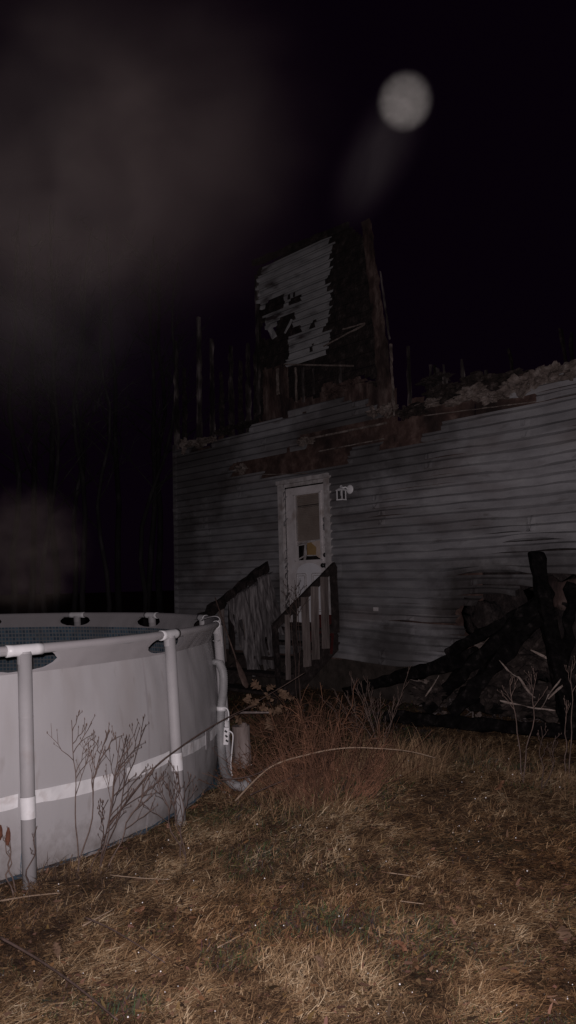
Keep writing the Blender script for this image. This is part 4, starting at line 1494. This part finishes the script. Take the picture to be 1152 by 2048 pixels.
# filter hose: fitting on the wall, elbow, ribbed hose down to the ground
hose = empty('filter_hose', on_z(492, 1580, 0.0))
tag(hose, 'grey ribbed filter hose hanging from the pool fitting to the ground', 'hose')
hl = Vector(hose.location)
f0 = at(413, 1322, LD - 0.10)
f1 = at(441, 1326, LD - 0.16)
MB().tube([f0 - hl, f0.lerp(f1, 0.35) - hl], 0.030, 14).build('fitting_nut', M_CLEAR, hose, True)
MB().tube([f0.lerp(f1, 0.3) - hl, f1 - hl], 0.024, 14).build('fitting_pipe', M_HOSE, hose, True)
MB().tube([f0.lerp(f1, 0.06) - hl, f0.lerp(f1, 0.22) - hl], 0.037, 14).build('hose_clamp', M_CLEAR, hose, True)


def smooth_path(pts, n=12):
    out = []
    P = [pts[0]] + pts + [pts[-1]]
    for i in range(1, len(P) - 2):
        for k in range(n):
            t = k / n
            p0, p1, p2, p3 = P[i - 1], P[i], P[i + 1], P[i + 2]
            out.append(0.5 * ((2 * p1) + (p2 - p0) * t + (2 * p0 - 5 * p1 + 4 * p2 - p3) * t * t + (3 * p1 - p0 - 3 * p2 + p3) * t ** 3))
    out.append(pts[-1])
    return out


hp = [at(x, y, LD + dd) for (x, y, dd) in ((438, 1324, -0.15), (446, 1345, -0.17), (447, 1375, -0.17), (443, 1410, -0.16), (441, 1450, -0.16), (443, 1500, -0.18), (450, 1545, -0.38), (466, 1568, -0.56), (484, 1573, -0.60), (500, 1563, -0.56))]
hp = smooth_path(hp, 16)
rr = [0.032 + (0.0035 if i % 2 else 0) for i in range(len(hp))]
MB().tube([p - hl for p in hp], rr, 12).build('ribbed_tube', M_HOSE, hose, True)
q0, q1 = at(437, 1416, LD - 0.17), at(452, 1418, LD - 0.19)
MB().tube([at(443, 1413, LD - 0.16) - hl, at(443, 1421, LD - 0.16) - hl], 0.040, 14).build('cable_tie', M_WHITE, hose, True)


def cord(name, pts, r, m, label, cat, loc=None):
    p = smooth_path([Vector(q) for q in pts], 8)
    o = MB().tube(p, r, 6).build(name, m, None, True)
    centre(o)
    tag(o, label, cat)
    return o


c3 = lambda x, y, d=-0.06: at(x, y, LD + d)
cord('white_rope', [c3(402, 1240, -.3), c3(420, 1234, -.12), c3(433, 1233), c3(440, 1240), c3(440, 1262), c3(444, 1280), c3(442, 1290), c3(445, 1293), c3(443, 1283), c3(441, 1276), c3(437, 1270), c3(436, 1250), c3(438, 1240)], 0.0040, M_STEEL,
     'white rope with a small loop hanging from the right end of the pool rail', 'rope')
cord('rope_tie', [c3(426, 1281), c3(433, 1283, -.1), c3(440, 1280), c3(443, 1278)], 0.0045, M_STEEL, 'short white tie round the right pool leg below the rail', 'tie')
# outlet strip hung on the leg
ps = empty('power_strip', c3(452, 1472, -0.2))
tag(ps, 'white outlet strip with black sockets hanging on the hose beside the pool', 'power strip')
ps.rotation_euler = (0, math.radians(4), math.radians(14))
b_ = MB().box((0, 0, 0), (0.042, 0.03, 0.135)).build('housing', M_WHITE, ps)
bv = b_.modifiers.new('round', 'BEVEL')
bv.width = 0.006
bv.segments = 2
for i in range(3):
    MB().box((0.006 * (i - 1), -0.0175, 0.038 - 0.036 * i), (0.022, 0.006, 0.014), Matrix.Rotation(0.6, 3, 'Y')).build('socket', M_BLACK, ps)
ps_inv = Matrix.LocRotScale(ps.location, ps.rotation_euler, None).inverted()
for cp in ([c3(444, 1416, -.19), c3(453, 1417, -.2), c3(457, 1425, -.2), c3(457, 1440, -.2), c3(454, 1442, -.21)],
           [c3(456, 1462, -.22), c3(462, 1464, -.22), c3(466, 1472, -.22), c3(464, 1500, -.2), c3(462, 1530, -.2), c3(464, 1552, -.24), c3(466, 1562, -.25)]):
    MB().tube([ps_inv @ q for q in smooth_path(cp, 8)], 0.0055, 6).build('cord', M_WHITE, ps, True)
o_ = MB().tube([at(444, 1592, LD - 0.45), at(450, 1583, LD - 0.42)], 0.018, 12).build('pipe_stub', M_WHITE, None, True)
tag(centre(o_), 'short pale pipe stub lying at the foot of the pool under the hose', 'pipe')
# bleached stump beside the hose
sb = on_z(484, 1530, 0.0)
st = empty('wooden_stump', (sb.x, sb.y, gz(sb.x, sb.y)))
tag(st, 'bleached upright wooden stump standing behind the hose at the pool edge', 'stump')
MB().tube([(0, 0, -0.05), (0.005, 0, 0.10), (0, 0, 0.22), (-0.004, 0, 0.33)], [0.082, 0.078, 0.074, 0.076], 14).build('trunk', M_POST, st, False)
MB().tube([(0.02, -0.03, 0.325), (0.025, -0.03, 0.36)], [0.04, 0.02], 7).build('splintered_top', M_POST, st)


# ------------------------------------------------------------------ plants
def jitter_line(a, b, n, amp, seed):
    a, b = Vector(a), Vector(b)
    out = []
    for i in range(n + 1):
        k = i / n
        e = math.sin(PI * min(1, k * 1.0)) if i < n else 0.6
        out.append(a.lerp(b, k) + Vector((nz(k * 4, seed, 1), nz(k * 4, seed, 5), 0.3 * nz(k * 4, seed, 9))) * amp * (0.3 + e) * (1 if i else 0))
    return out


def weed(name, base, tips, label, m=M_STEM, seed=0, r=0.0038, spread=0.5, n_br=7, start=0.42, sub=3, seeds=True, group='dry weeds in front of the pool', cat='weed', blen=0.42, seed_m=None, stalks=None):
    """dry branching weed; tips: one or more stalk tops (world points); each stalk carries forked side twigs"""
    rd = random.Random(seed)
    root = empty(name, base)
    tag(root, label, cat, group)
    base = Vector(base)
    tw, sd = MB(), MB()
    for ti, tip in enumerate(tips):
        off = Vector((rd.uniform(-.02, .02), rd.uniform(-.02, .02), -0.03))
        pts = jitter_line(off, Vector(tip) - base, 12, 0.03, seed + ti * 3.3)
        n = len(pts)
        MB().tube(pts, [r * (1 - 0.6 * i / (n - 1)) for i in range(n)], 6).build('stalk', m, root, True)
        H = (Vector(tip) - base).length
        for b in range(n_br):
            k = start + (0.97 - start) * (b + rd.random() * 0.6) / n_br
            idx = k * (n - 1)
            p = pts[int(idx)].lerp(pts[min(n - 1, int(idx) + 1)], idx % 1)
            d = (pts[-1] - pts[0]).normalized()
            az = rd.uniform(0, 2 * PI)
            perp = (d.orthogonal().normalized())
            perp = Matrix.Rotation(az, 3, d) @ perp
            L = H * blen * (1.15 - k) * rd.uniform(0.7, 1.25) + 0.03
            q = p + (d * (1 - 0.35 * spread) + perp * spread * rd.uniform(0.7, 1.3)).normalized() * L
            bp = jitter_line(p, q, 5, 0.012, seed + b * 1.7 + ti)
            bp = [c + Vector((0, 0, 0.06 * L * (i / 5) ** 2)) for i, c in enumerate(bp)]
            tw.tube(bp, [r * 0.55 * (1 - 0.55 * i / 5) for i in range(6)], 5)
            for s_ in range(sub):
                kk = 0.35 + 0.6 * (s_ + rd.random() * 0.5) / sub
                i0 = int(kk * 5)
                p2 = bp[i0].lerp(bp[min(5, i0 + 1)], kk * 5 - i0)
                d2 = (bp[-1] - bp[0]).normalized()
                pr = Matrix.Rotation(rd.uniform(0, 2 * PI), 3, d2) @ d2.orthogonal().normalized()
                L2 = L * 0.38 * rd.uniform(0.6, 1.2)
                q2 = p2 + (d2 * 0.8 + pr * 0.6).normalized() * L2 + Vector((0, 0, 0.01))
                tw.tube([p2, p2.lerp(q2, 0.5) + Vector((0, 0, 0.004)), q2], [r * 0.34, r * 0.28, r * 0.2], 4)
                if seeds:
                    sd.lathe(q2, [(0.0008, -0.003), (0.0024, 0.0), (0.0022, 0.006), (0.0006, 0.011)], 5)
            if seeds:
                sd.lathe(bp[-1], [(0.0008, -0.003), (0.003, 0.0), (0.0026, 0.007), (0.0008, 0.012)], 5)
    if tw.v:
        tw.build('twigs', m, root)['kind'] = 'stuff'
    if sd.v:
        sd.build('seed_heads', seed_m or m, root)['kind'] = 'stuff'
    return root


def gb(x, y, z=0.0):
    p = on_z(x, y, z)
    p.z = gz(p.x, p.y)
    return p


b0 = gb(150, 1752)
weed('dry_weed', b0, [at(143, 1440, b0.y + 0.05), at(215, 1462, b0.y + 0.0)], 'tallest straight dry weed in front of the pool, left of the bushy ones', seed=2, n_br=7, start=0.52, r=0.0042, spread=0.62)
b0 = gb(190, 1748)
weed('dry_weed', b0, [at(292, 1448, b0.y + 0.12), at(250, 1480, b0.y), at(212, 1600, b0.y - 0.05)], 'bushy dry weed leaning right against the grey pool wall', seed=5, n_br=6, start=0.40, r=0.0039, spread=0.6, m=M_STEMDARK)
b0 = gb(203, 1742)
weed('dry_weed', b0, [at(240, 1475, b0.y + 0.05), at(305, 1540, b0.y + 0.1)], 'second bushy dry weed just right of the leaning one', seed=9, n_br=6, start=0.42, r=0.0042, spread=0.55)
b0 = gb(368, 1732)
weed('dry_weed', b0, [at(338, 1560, b0.y), at(352, 1530, b0.y + 0.05), at(312, 1545, b0.y + 0.05)], 'dry weed standing alone in front of the second pool leg', seed=12, n_br=5, start=0.45, r=0.0042, m=M_STEMDARK, spread=0.5)
b0 = gb(22, 1790)
weed('dock_weed', b0, [at(8, 1672, b0.y), at(17, 1652, b0.y + 0.02)], 'dock weed with rusty seed heads at the left edge before the pool', seed=15, n_br=2, start=0.6, r=0.005, sub=1, seeds=False, blen=0.2)
rt = bpy.data.objects[[o.name for o in bpy.data.objects if o.name.startswith('dock_weed')][0]]
sd = MB()
for (x, y0, y1) in ((17, 1655, 1690), (1, 1650, 1680)):
    p, q = at(x, y0, b0.y), at(x - 2, y1, b0.y)
    sd.tube([p - b0, p.lerp(q, 0.3) - b0, p.lerp(q, 0.7) - b0, q - b0], [0.004, 0.012, 0.014, 0.006], 8)
sd.build('seed_spike', M_SEED, rt)
b0 = gb(46, 1785)
weed('dock_weed', b0, [at(74, 1652, b0.y)], 'single crooked dock stalk in front of the left pool leg', seed=19, n_br=2, start=0.5, r=0.005, sub=1, seeds=False, m=M_STEMDARK, blen=0.15)

# long dark cane crossing in front of the pool wall towards the hose
o_ = MB()
pts = smooth_path([at(215, 1655, 4.7), at(300, 1545, 4.9), at(360, 1495, 5.1), at(420, 1455, 5.35), at(475, 1425, 5.6), at(520, 1408, 5.9)], 6)
o_.tube(pts, [0.0065 - 0.004 * i / len(pts) for i in range(len(pts))], 6)
tag(centre(o_.build('bare_cane', M_STEMDARK, None, True)), 'long thin dark cane crossing in front of the second pool leg', 'cane')
# arching pale cane over the bush
o_ = MB()
pts = smooth_path([at(470, 1602, 5.5), at(540, 1535, 5.5), at(620, 1508, 5.45), at(690, 1496, 5.4), at(760, 1497, 5.4), at(820, 1503, 5.45), at(872, 1516, 5.5)], 8)
o_.tube(pts, [0.0068 - 0.0040 * i / len(pts) for i in range(len(pts))], 6)
tag(centre(o_.build('bare_cane', M_STEMPALE, None, True)), 'pale dry cane arching across the brown bush', 'cane')
for i, (pl, r_, m_, lab) in enumerate((
        ([(0, 1875, 3.35), (70, 1915, 3.25), (150, 1970, 3.0), (235, 2040, 2.75)], 0.006, M_STEMDARK, 'dark fallen stick running down the lower left corner of the lawn'),
        ([(170, 1835, 3.6), (230, 1862, 3.5), (330, 1925, 3.25)], 0.004, M_STEMDARK, 'thin dark stick on the lawn right of the corner stick'),
        ([(165, 1852, 3.58), (228, 1818, 3.75)], 0.004, M_STEMPALE, 'short pale straw lying crosswise on the lower left lawn'),
        ([(0, 1802, 4.0), (60, 1792, 4.05), (120, 1786, 4.1)], 0.005, M_STEMPALE, 'pale straw lying along the foot of the pool at the left edge'),
        ([(220, 1750, 4.2), (280, 1756, 4.15), (340, 1759, 4.12)], 0.003, M_STEMPALE, 'pale straw lying below the weeds by the pool'),
        ([(435, 1900, 3.4), (500, 1872, 3.55)], 0.003, M_STEMPALE, 'pale straw lying on the middle of the lawn'),
        ([(775, 1748, 4.2), (840, 1757, 4.15)], 0.003, M_STEMPALE, 'pale straw lying on the lawn below the bush'),
        ([(800, 1802, 3.85), (848, 1808, 3.82)], 0.0032, M_STEMPALE, 'short pale straw lowest on the right half of the lawn'),
        ([(440, 1560, 5.5), (520, 1545, 5.55), (600, 1480, 5.9)], 0.006, M_STEMDARK, 'dark stick on the ground between the hose and the bush'),
        ([(500, 1590, 5.2), (545, 1570, 5.3), (610, 1545, 5.4)], 0.005, M_STEMDARK, 'dark twig leaning into the brown bush from the left'),
        ([(478, 1425, 6.9), (545, 1425, 6.9)], 0.012, M_GREYWOOD, 'grey lath lying level behind the stump'),
        ([(455, 1440, 6.6), (500, 1412, 6.9), (560, 1376, 7.3), (610, 1345, 7.5)], 0.006, M_STEM, 'broken oak branch rising from the stump towards the steps'))):
    o_ = MB()
    P_ = [at(*p) for p in pl]
    for p in P_:
        if i < 10:
            p.z = max(p.z, gz(p.x, p.y) + 0.03)
    pts = smooth_path(P_, 5)
    o_.tube(pts, [r_ * (1 - 0.5 * k / len(pts)) for k in range(len(pts))], 6)
    o_ = centre(o_.build('fallen_stick', m_, None, True))
    tag(o_, lab, 'stick')


# dried oak leaves
def oak_leaf(size, seed):
    rd = random.Random(seed)
    mb = MB()
    ctr, top = [], []
    n = 9
    for i in range(n + 1):
        k = i / n
        w = math.sin(PI * min(1, k * 0.9 + 0.08)) * 0.34 * (1.25 if i % 2 else 0.55)
        cur = 0.26 * math.sin(k * 3.4 + seed) + 0.09 * rd.uniform(-1, 1)
        mb.v += [Vector((k, 0, cur * 0.5)) * size, Vector((k + 0.05 * (i % 2), w, cur + rd.uniform(-.08, .14))) * size, Vector((k + 0.05 * (i % 2), -w, cur + rd.uniform(-.08, .14))) * size]
    for i in range(n):
        a = i * 3
        mb.f += [(a, a + 3, a + 4, a + 1), (a, a + 2, a + 5, a + 3)]
    mb.tube([Vector((-0.25, 0, -0.02)) * size, Vector((0, 0, 0)), Vector((0.9, 0, 0.05)) * size], [0.012 * size, 0.011 * size, 0.004 * size], 4)
    return mb


rl = random.Random(31)
spray = empty('dry_leaf_spray', at(530, 1400, 7.0))
tag(spray, 'spray of dried tan oak leaves on the ground between stump and steps', 'leaves')
for i, (x, y, d, sz_) in enumerate(((522, 1378, 7.05, .12), (535, 1384, 7.0, .105), (560, 1384, 7.0, .12), (575, 1390, 6.95, .10), (548, 1395, 6.95, .105), (500, 1416, 6.85, .105), (520, 1420, 6.8, .11), (550, 1420, 6.85, .11), (562, 1428, 6.8, .12), (535, 1436, 6.7, .12),
                                    (490, 1402, 6.9, .10), (478, 1448, 6.7, .10))):
    o_ = oak_leaf(sz_, i).build('leaf', M_LEAF, spray)
    o_.location = at(x, y, d) - Vector(spray.location)
    o_.rotation_euler = (rl.uniform(-1.4, 1.4), rl.uniform(-.9, .9), rl.uniform(0, 6.3))
FL = [(575, 1912, 'M', 'rust fallen leaf lying lowest in the middle of the lawn'), (270, 1842, 'R', 'rust fallen leaf on the lawn below the dry weeds'), (990, 1605, 'R', 'rust fallen leaf on the lawn at right below the thin stalks'), (650, 1965, 'L', 'tan fallen leaf near the bottom of the lawn'),
      (785, 1915, 'R', 'rust fallen leaf on the lower right lawn'), (1125, 1880, 'L', 'tan fallen leaf at the right edge of the lawn'), (395, 1628, 'R', 'rust fallen leaf at the foot of the pool near the second leg'), (690, 1700, 'L', 'tan fallen leaf below the bush'),
      (930, 1770, 'L', 'tan fallen leaf in the dark grass on the right'), (120, 1930, 'L', 'tan fallen leaf beside the stick in the lower left corner')]
for i, (x, y, c_, lab) in enumerate(FL):
    p = gb(x, y)
    o_ = oak_leaf(0.055 + 0.025 * (i % 3) / 2, 40 + i).build('fallen_leaf', M_LEAF if c_ == 'L' else M_LEAFRED)
    o_.location = p + Vector((0, 0, 0.045))
    o_.rotation_euler = (rl.uniform(-.4, .4), rl.uniform(-.4, .4), rl.uniform(0, 6))
    tag(o_, lab, 'leaf', 'fallen leaves on the lawn')


# ------------------------------------------------------------------ brown bramble bush and the dry clumps
def bush(name, base, w, dpt, h, n, label, m, seed, lean=0.0, r0=0.0032, nsub=5, rnd_top=0.35, group=None, fan=0.85):
    rd = random.Random(seed)
    root = empty(name, base)
    tag(root, label, 'bush' if h > 0.5 else 'clump', group)
    A, B = MB(), MB()
    for i in range(n):
        a = rd.uniform(0, 2 * PI)
        rr = math.sqrt(rd.random())
        p = Vector((rr * math.cos(a) * w * 0.45, rr * math.sin(a) * dpt * 0.45, -0.03))
        hh = h * rd.uniform(rnd_top, 1.0) * (1.05 - 0.45 * rr)
        q = Vector((p.x * (1 + fan) + rd.gauss(0, 0.10) + lean * hh, p.y * (1 + fan) + rd.gauss(0, 0.10), hh))
        pts = jitter_line(p, q, 6, 0.05, seed + i * 0.77)
        k_ = rd.uniform(0.5, 1.1)
        A.tube(pts, [r0 * k_ * (1 - 0.65 * t / 6) for t in range(7)], 4, False)
        for s_ in range(nsub):
            t = rd.uniform(0.25, 0.98)
            i0 = int(t * 6)
            p2 = pts[i0].lerp(pts[min(6, i0 + 1)], t * 6 - i0)
            d2 = Vector((rd.gauss(0, 0.7), rd.gauss(0, 0.7), rd.uniform(-0.1, 0.9))).normalized()
            L = hh * rd.uniform(0.12, 0.34)
            B.tube([p2, p2 + d2 * L * 0.5 + Vector((0, 0, 0.01)), p2 + d2 * L + Vector((0, 0, -0.01))], [r0 * 0.55 * k_, r0 * 0.45 * k_, r0 * 0.25 * k_], 3, False)
    A.build('canes', m, root)['kind'] = 'stuff'
    B.build('twigs', m, root)['kind'] = 'stuff'
    return root


b0 = gb(655, 1625)
bush('bramble_bush', b0, 0.62, 0.5, 0.78, 190, 'dense red brown bramble bush in the middle of the yard', M_CANE, 3, 0.02)
b0 = gb(560, 1590)
bush('bramble_bush', b0, 0.7, 0.6, 0.42, 130, 'low dark bramble tangle between the hose and the tall bush', M_CANE, 11, 0.1, 0.003)
b0 = gb(600, 1480)
bush('bramble_bush', b0, 1.0, 0.7, 0.46, 160, 'low dark brush behind the tall bush, in front of the steps', M_CANE, 17, 0.0, 0.0034)
b0 = gb(760, 1500)
weed('tall_dry_stalks', b0, [at(702, 1352, b0.y), at(735, 1352, b0.y + .1), at(685, 1385, b0.y), at(722, 1362, b0.y + .1), at(792, 1395, b0.y), at(820, 1338, b0.y + .2), at(760, 1385, b0.y)], 'tall pale dry stalks rising behind the right side of the brown bush', m=M_STEM, seed=23,
     n_br=5, start=0.35, r=0.005, spread=0.45, sub=2, seeds=False, group='dry stalks behind the bush', cat='weed', blen=0.3)
b0 = gb(720, 1480)
weed('tall_dry_stalks', b0, [at(668, 1378, b0.y), at(700, 1342, b0.y), at(640, 1392, b0.y), at(745, 1400, b0.y)], 'shorter dry stalks at the back of the brown bush, nearer the steps', m=M_STEM, seed=29, n_br=4, start=0.4, r=0.0045, spread=0.4, sub=2, seeds=False,
     group='dry stalks behind the bush', cat='weed', blen=0.3)


def tuft(name, base, n, h, spread_, label, cols, seed, group='dry grass clumps', cat='grass clump', lean=(0, 0), wid=0.0035):
    rng = np.random.default_rng(seed)
    r = np.sqrt(rng.random(n)) * spread_
    a = rng.random(n) * 2 * PI
    bx, by = r * np.cos(a), r * np.sin(a)
    base_ = np.stack([bx, by, np.zeros(n) - 0.01], -1)
    ang = np.arctan2(by + rng.normal(0, spread_ * 0.8, n) + lean[1], bx + rng.normal(0, spread_ * 0.8, n) + lean[0])
    lift = np.clip(rng.normal(1.05 if h > 0.3 else 0.7, 0.36, n), 0.1, 1.5)
    L = h * rng.uniform(0.5, 1.1, n)
    c0, c1 = np.array(cols[0]), np.array(cols[1])
    k = rng.random(n)[:, None]
    ob = ribbon_mesh(name, base_, np.stack([np.cos(ang), np.sin(ang)], -1), L, rng.uniform(0.6, 1.3, n) * wid, lift, rng.uniform(0.1, 0.55, n), (c0 * (1 - k) + c1 * k).astype(np.float32), M_BLADE, rng.normal(0, 0.2, n))
    ob.location = base
    tag(ob, label, cat, group)
    return ob


TAN = ((0.12, 0.065, 0.035), (0.33, 0.22, 0.125))
GRN = ((0.03, 0.04, 0.015), (0.12, 0.11, 0.05))
DRK = ((0.03, 0.02, 0.015), (0.10, 0.065, 0.045))
tuft('dry_grass_clump', gb(780, 1570), 1500, 0.36, 0.42, 'big tan dry grass clump on the right side of the brown bush', TAN, 1)
tuft('dry_grass_clump', gb(610, 1640), 700, 0.22, 0.30, 'tan dry grass clump at the foot of the brown bush', TAN, 2)
tuft('dry_grass_clump', gb(900, 1530), 900, 0.22, 0.50, 'low tan grass clump right of the bush in front of the burnt pile', TAN, 3)
tuft('dry_grass_clump', gb(1080, 1590), 900, 0.20, 0.5, 'low tan grass clump around the thin stalks at right', TAN, 4)
tuft('dry_grass_clump', gb(85, 1765), 110, 0.22, 0.06, 'dark upright grass tuft right of the left pool leg', DRK, 5, wid=0.003)
tuft('dry_grass_clump', gb(180, 1775), 600, 0.14, 0.32, 'matted grass clump under the dry weeds by the pool', DRK, 6)
tuft('dry_grass_clump', gb(390, 1650), 500, 0.10, 0.30, 'short greenish grass clump at the foot of the second pool leg', GRN, 7)
tuft('dry_grass_clump', gb(20, 1830), 500, 0.16, 0.25, 'dark straw clump in the corner at the foot of the pool', DRK, 8)
tuft('dry_grass_clump', gb(500, 1600), 600, 0.20, 0.3, 'tan grass clump right of the hose end', TAN, 9)
tuft('dry_grass_clump', gb(470, 1690), 500, 0.10, 0.35, 'short tan grass clump between pool and bush', TAN, 10)

# thin stalks at the right
b0 = gb(1048, 1572)
weed('thin_stalk_weed', b0, [at(1020, 1360, b0.y), at(1074, 1345, b0.y + 0.05)], 'pair of thin upright stalks forming a V before the burnt pile', m=M_STEM, seed=33, n_br=4, start=0.68, r=0.0052, spread=0.45, sub=2, group='thin stalks at right', blen=0.35)
b0 = gb(1135, 1560)
weed('thin_stalk_weed', b0, [at(1146, 1320, b0.y), at(1132, 1400, b0.y)], 'thin pale stalks at the right edge before the burnt pile', m=M_STEM, seed=37, n_br=3, start=0.7, r=0.005, spread=0.4, sub=2, group='thin stalks at right', blen=0.3)
b0 = gb(1085, 1590)
weed('thin_stalk_weed', b0, [at(1082, 1452, b0.y), at(1112, 1470, b0.y)], 'short dark stalks between the V pair and the right edge', m=M_STEMDARK, seed=41, n_br=3, start=0.5, r=0.0042, spread=0.4, sub=2, group='thin stalks at right', blen=0.3)
# dead plant standing in front of the door
b0 = at(596, 1340, 9.6)
b0.z = gz(b0.x, b0.y)
weed('dead_plant', b0, [at(576, 1168, 9.6), at(590, 1160, 9.6), at(597, 1172, 9.55)], 'thin dead plant with curled tops standing before the left side of the door', m=M_STEMDARK, seed=45, n_br=4, start=0.72, r=0.0055, spread=0.6, sub=3, group='thin stalks at right', blen=0.3)
bpy.context.view_layer.update()


# ------------------------------------------------------------------ bare trees far behind at the left
def tree(base, h, r, seed, label, lean):
    rd = random.Random(seed)
    root = empty('bare_tree', base)
    tag(root, label, 'tree', 'bare trees in the dark behind the pool')
    pts = jitter_line(Vector((0, 0, -0.1)), Vector((lean * h, 0, h)), 12, 0.35, seed * 1.3)
    MB().tube(pts, [r * (1 - 0.75 * i / 12) for i in range(13)], 8).build('trunk', M_BARK, root, True)
    cr = MB()
    for b in range(15):
        k = 0.35 + 0.6 * (b + rd.random()) / 15
        i0 = int(k * 12)
        p = pts[i0].lerp(pts[min(12, i0 + 1)], k * 12 - i0)
        a = rd.uniform(0, 2 * PI)
        L = h * 0.30 * (1.2 - k) * rd.uniform(0.7, 1.3)
        d = Vector((math.cos(a), math.sin(a), rd.uniform(0.5, 1.3))).normalized()
        bp = jitter_line(p, p + d * L, 5, 0.12, seed + b * 2.1)
        cr.tube(bp, [r * 0.32 * (1 - k * 0.5) * (1 - 0.75 * t / 5) for t in range(6)], 5, False)
        for s_ in range(6):
            t = rd.uniform(0.25, 1)
            j0 = int(t * 5)
            p2 = bp[j0].lerp(bp[min(5, j0 + 1)], t * 5 - j0)
            d2 = (d + Vector((rd.gauss(0, .6), rd.gauss(0, .6), rd.gauss(0.2, .5)))).normalized()
            L2 = L * rd.uniform(0.2, 0.5)
            cr.tube([p2, p2 + d2 * L2 * 0.5, p2 + d2 * L2 + Vector((0, 0, 0.05))], [r * 0.10, r * 0.07, r * 0.03], 4, False)
    cr.build('crown', M_BARK, root)


TREES = [(22, 17.0, 9.5, .085, .01, 'leftmost bare tree trunk in the dark'), (58, 19.5, 11, .10, .0, 'second bare trunk from the left in the dark'), (88, 15.5, 8, .06, .05, 'thin bare trunk leaning right, third from the left'), (110, 21.0, 12, .11, -.01, 'thick bare trunk, fourth from the left'),
         (146, 18.0, 9, .07, .02, 'fifth bare trunk from the left'), (170, 16.0, 9, .065, .0, 'sixth bare trunk from the left'), (205, 15.2, 7.5, .055, .01, 'slim pale trunk, palest of the dark trees'), (238, 20.0, 11, .09, -.02, 'trunk between the slim pale one and the house, further back'),
         (268, 16.6, 8.5, .06, .12, 'thin trunk leaning strongly towards the house'), (290, 18.5, 10, .08, .03, 'second nearest trunk to the house corner'), (322, 22.0, 11, .10, .0, 'bare trunk nearest to the house corner')]
for i, (x, d, h, r, ln, lab) in enumerate(TREES):
    p = at(x, 1200, d)
    tree(Vector((p.x, p.y, 0)), h, r, 60 + i, lab, ln)


# ------------------------------------------------------------------ smoke caught in the flash, and mist imitating flash orbs
def puff(name, loc, radii, density, noise_scale, lo, hi, color, label, seed=0, g_=-0.2, hard=0.0, rot=(0, 0, 0), cat='smoke'):
    bm = bmesh.new()
    bmesh.ops.create_icosphere(bm, subdivisions=3, radius=1.0)
    me = bpy.data.meshes.new(name)
    bm.to_mesh(me)
    bm.free()
    o = bpy.data.objects.new(name, me)
    o.location, o.scale, o.rotation_euler = loc, radii, rot
    COL.objects.link(o)
    m = bpy.data.materials.new(name + '_volume')
    m.use_nodes = True
    N, L = m.node_tree.nodes, m.node_tree.links
    N.clear()
    out = N.new('ShaderNodeOutputMaterial')
    pv = N.new('ShaderNodeVolumePrincipled')
    pv.inputs['Color'].default_value = (*color, 1)
    pv.inputs['Anisotropy'].default_value = g_
    tc = N.new('ShaderNodeTexCoord')
    ln = N.new('ShaderNodeVectorMath')
    ln.operation = 'LENGTH'
    L.new(tc.outputs['Object'], ln.inputs[0])
    fall = N.new('ShaderNodeMapRange')
    fall.interpolation_type = 'SMOOTHSTEP'
    fall.inputs['From Min'].default_value = 1.0
    fall.inputs['From Max'].default_value = hard
    L.new(ln.outputs['Value'], fall.inputs['Value'])
    mu = N.new('ShaderNodeMath')
    mu.operation = 'MULTIPLY'
    mu.inputs[1].default_value = density
    if noise_scale:
        mp = N.new('ShaderNodeMapping')
        mp.inputs['Location'].default_value = (seed * 3.7, seed * 1.9, seed)
        L.new(tc.outputs['Object'], mp.inputs['Vector'])
        no = N.new('ShaderNodeTexNoise')
        no.inputs['Scale'].default_value = noise_scale
        no.inputs['Detail'].default_value = 4
        no.inputs['Distortion'].default_value = 0.6
        L.new(mp.outputs[0], no.inputs['Vector'])
        mr = N.new('ShaderNodeMapRange')
        mr.inputs['From Min'].default_value = lo
        mr.inputs['From Max'].default_value = hi
        L.new(no.outputs['Fac'], mr.inputs['Value'])
        m2 = N.new('ShaderNodeMath')
        m2.operation = 'MULTIPLY'
        L.new(fall.outputs[0], m2.inputs[0])
        L.new(mr.outputs[0], m2.inputs[1])
        L.new(m2.outputs[0], mu.inputs[0])
    else:
        L.new(fall.outputs[0], mu.inputs[0])
    L.new(mu.outputs[0], pv.inputs['Density'])
    L.new(pv.outputs[0], out.inputs['Volume'])
    me.materials.append(m)
    tag(o, label, cat, kind='stuff')
    return o


puff('smoke', at(150, 240, 3.4), (1.35, 0.9, 1.15), 0.29, 2.8, 0.36, 0.86, (0.97, 0.80, 0.72), 'faint brownish smoke drifting in the upper left of the night sky', 6)
puff('smoke', at(10, 330, 3.0), (0.8, 0.7, 1.3), 0.15, 2.6, 0.38, 0.85, (0.95, 0.85, 0.78), 'fainter smoke at the far left edge of the night sky', 9)
puff('smoke', at(120, 640, 4.4), (1.1, 0.7, 0.75), 0.05, 2.6, 0.36, 0.85, (0.88, 0.87, 0.93), 'faint greyish smoke wisp at the left above the trees', 2)
puff('smoke', at(50, 1100, 9.2), (0.84, 0.6, 0.84), 0.62, 3.2, 0.36, 0.85, (0.95, 0.80, 0.70), 'faint round brownish flash orb imitated as smoke at the left above the pool', 3, hard=0.6)  # added volume imitating a blurred backscatter orb of the flash
puff('flash_orb', at(810, 203, 4.0), (0.164, 0.164, 0.164), 1.7, 3.0, 0.05, 0.85, (0.97, 0.96, 0.88), 'pale round orb of added mist imitating a flash-lit speck above the house', 4, -0.45, hard=0.66, cat='flash orb')  # added mist volume stands in for a flash-lit speck near the lens
d_ = (at(680, 440, 4.1) - at(800, 230, 4.0))
q_ = d_.to_track_quat('Z', 'Y').to_euler()
puff('orb_streak', at(760, 305, 4.05), (0.28, 0.22, 0.52), 0.19, 1.2, 0.15, 0.8, (0.95, 0.88, 0.86), 'faint added haze imitating the streak of the speck below the pale orb', 5, -0.3, hard=0.0, rot=tuple(q_), cat='flash orb')  # added haze imitates the exposure streak of the flash-lit speck
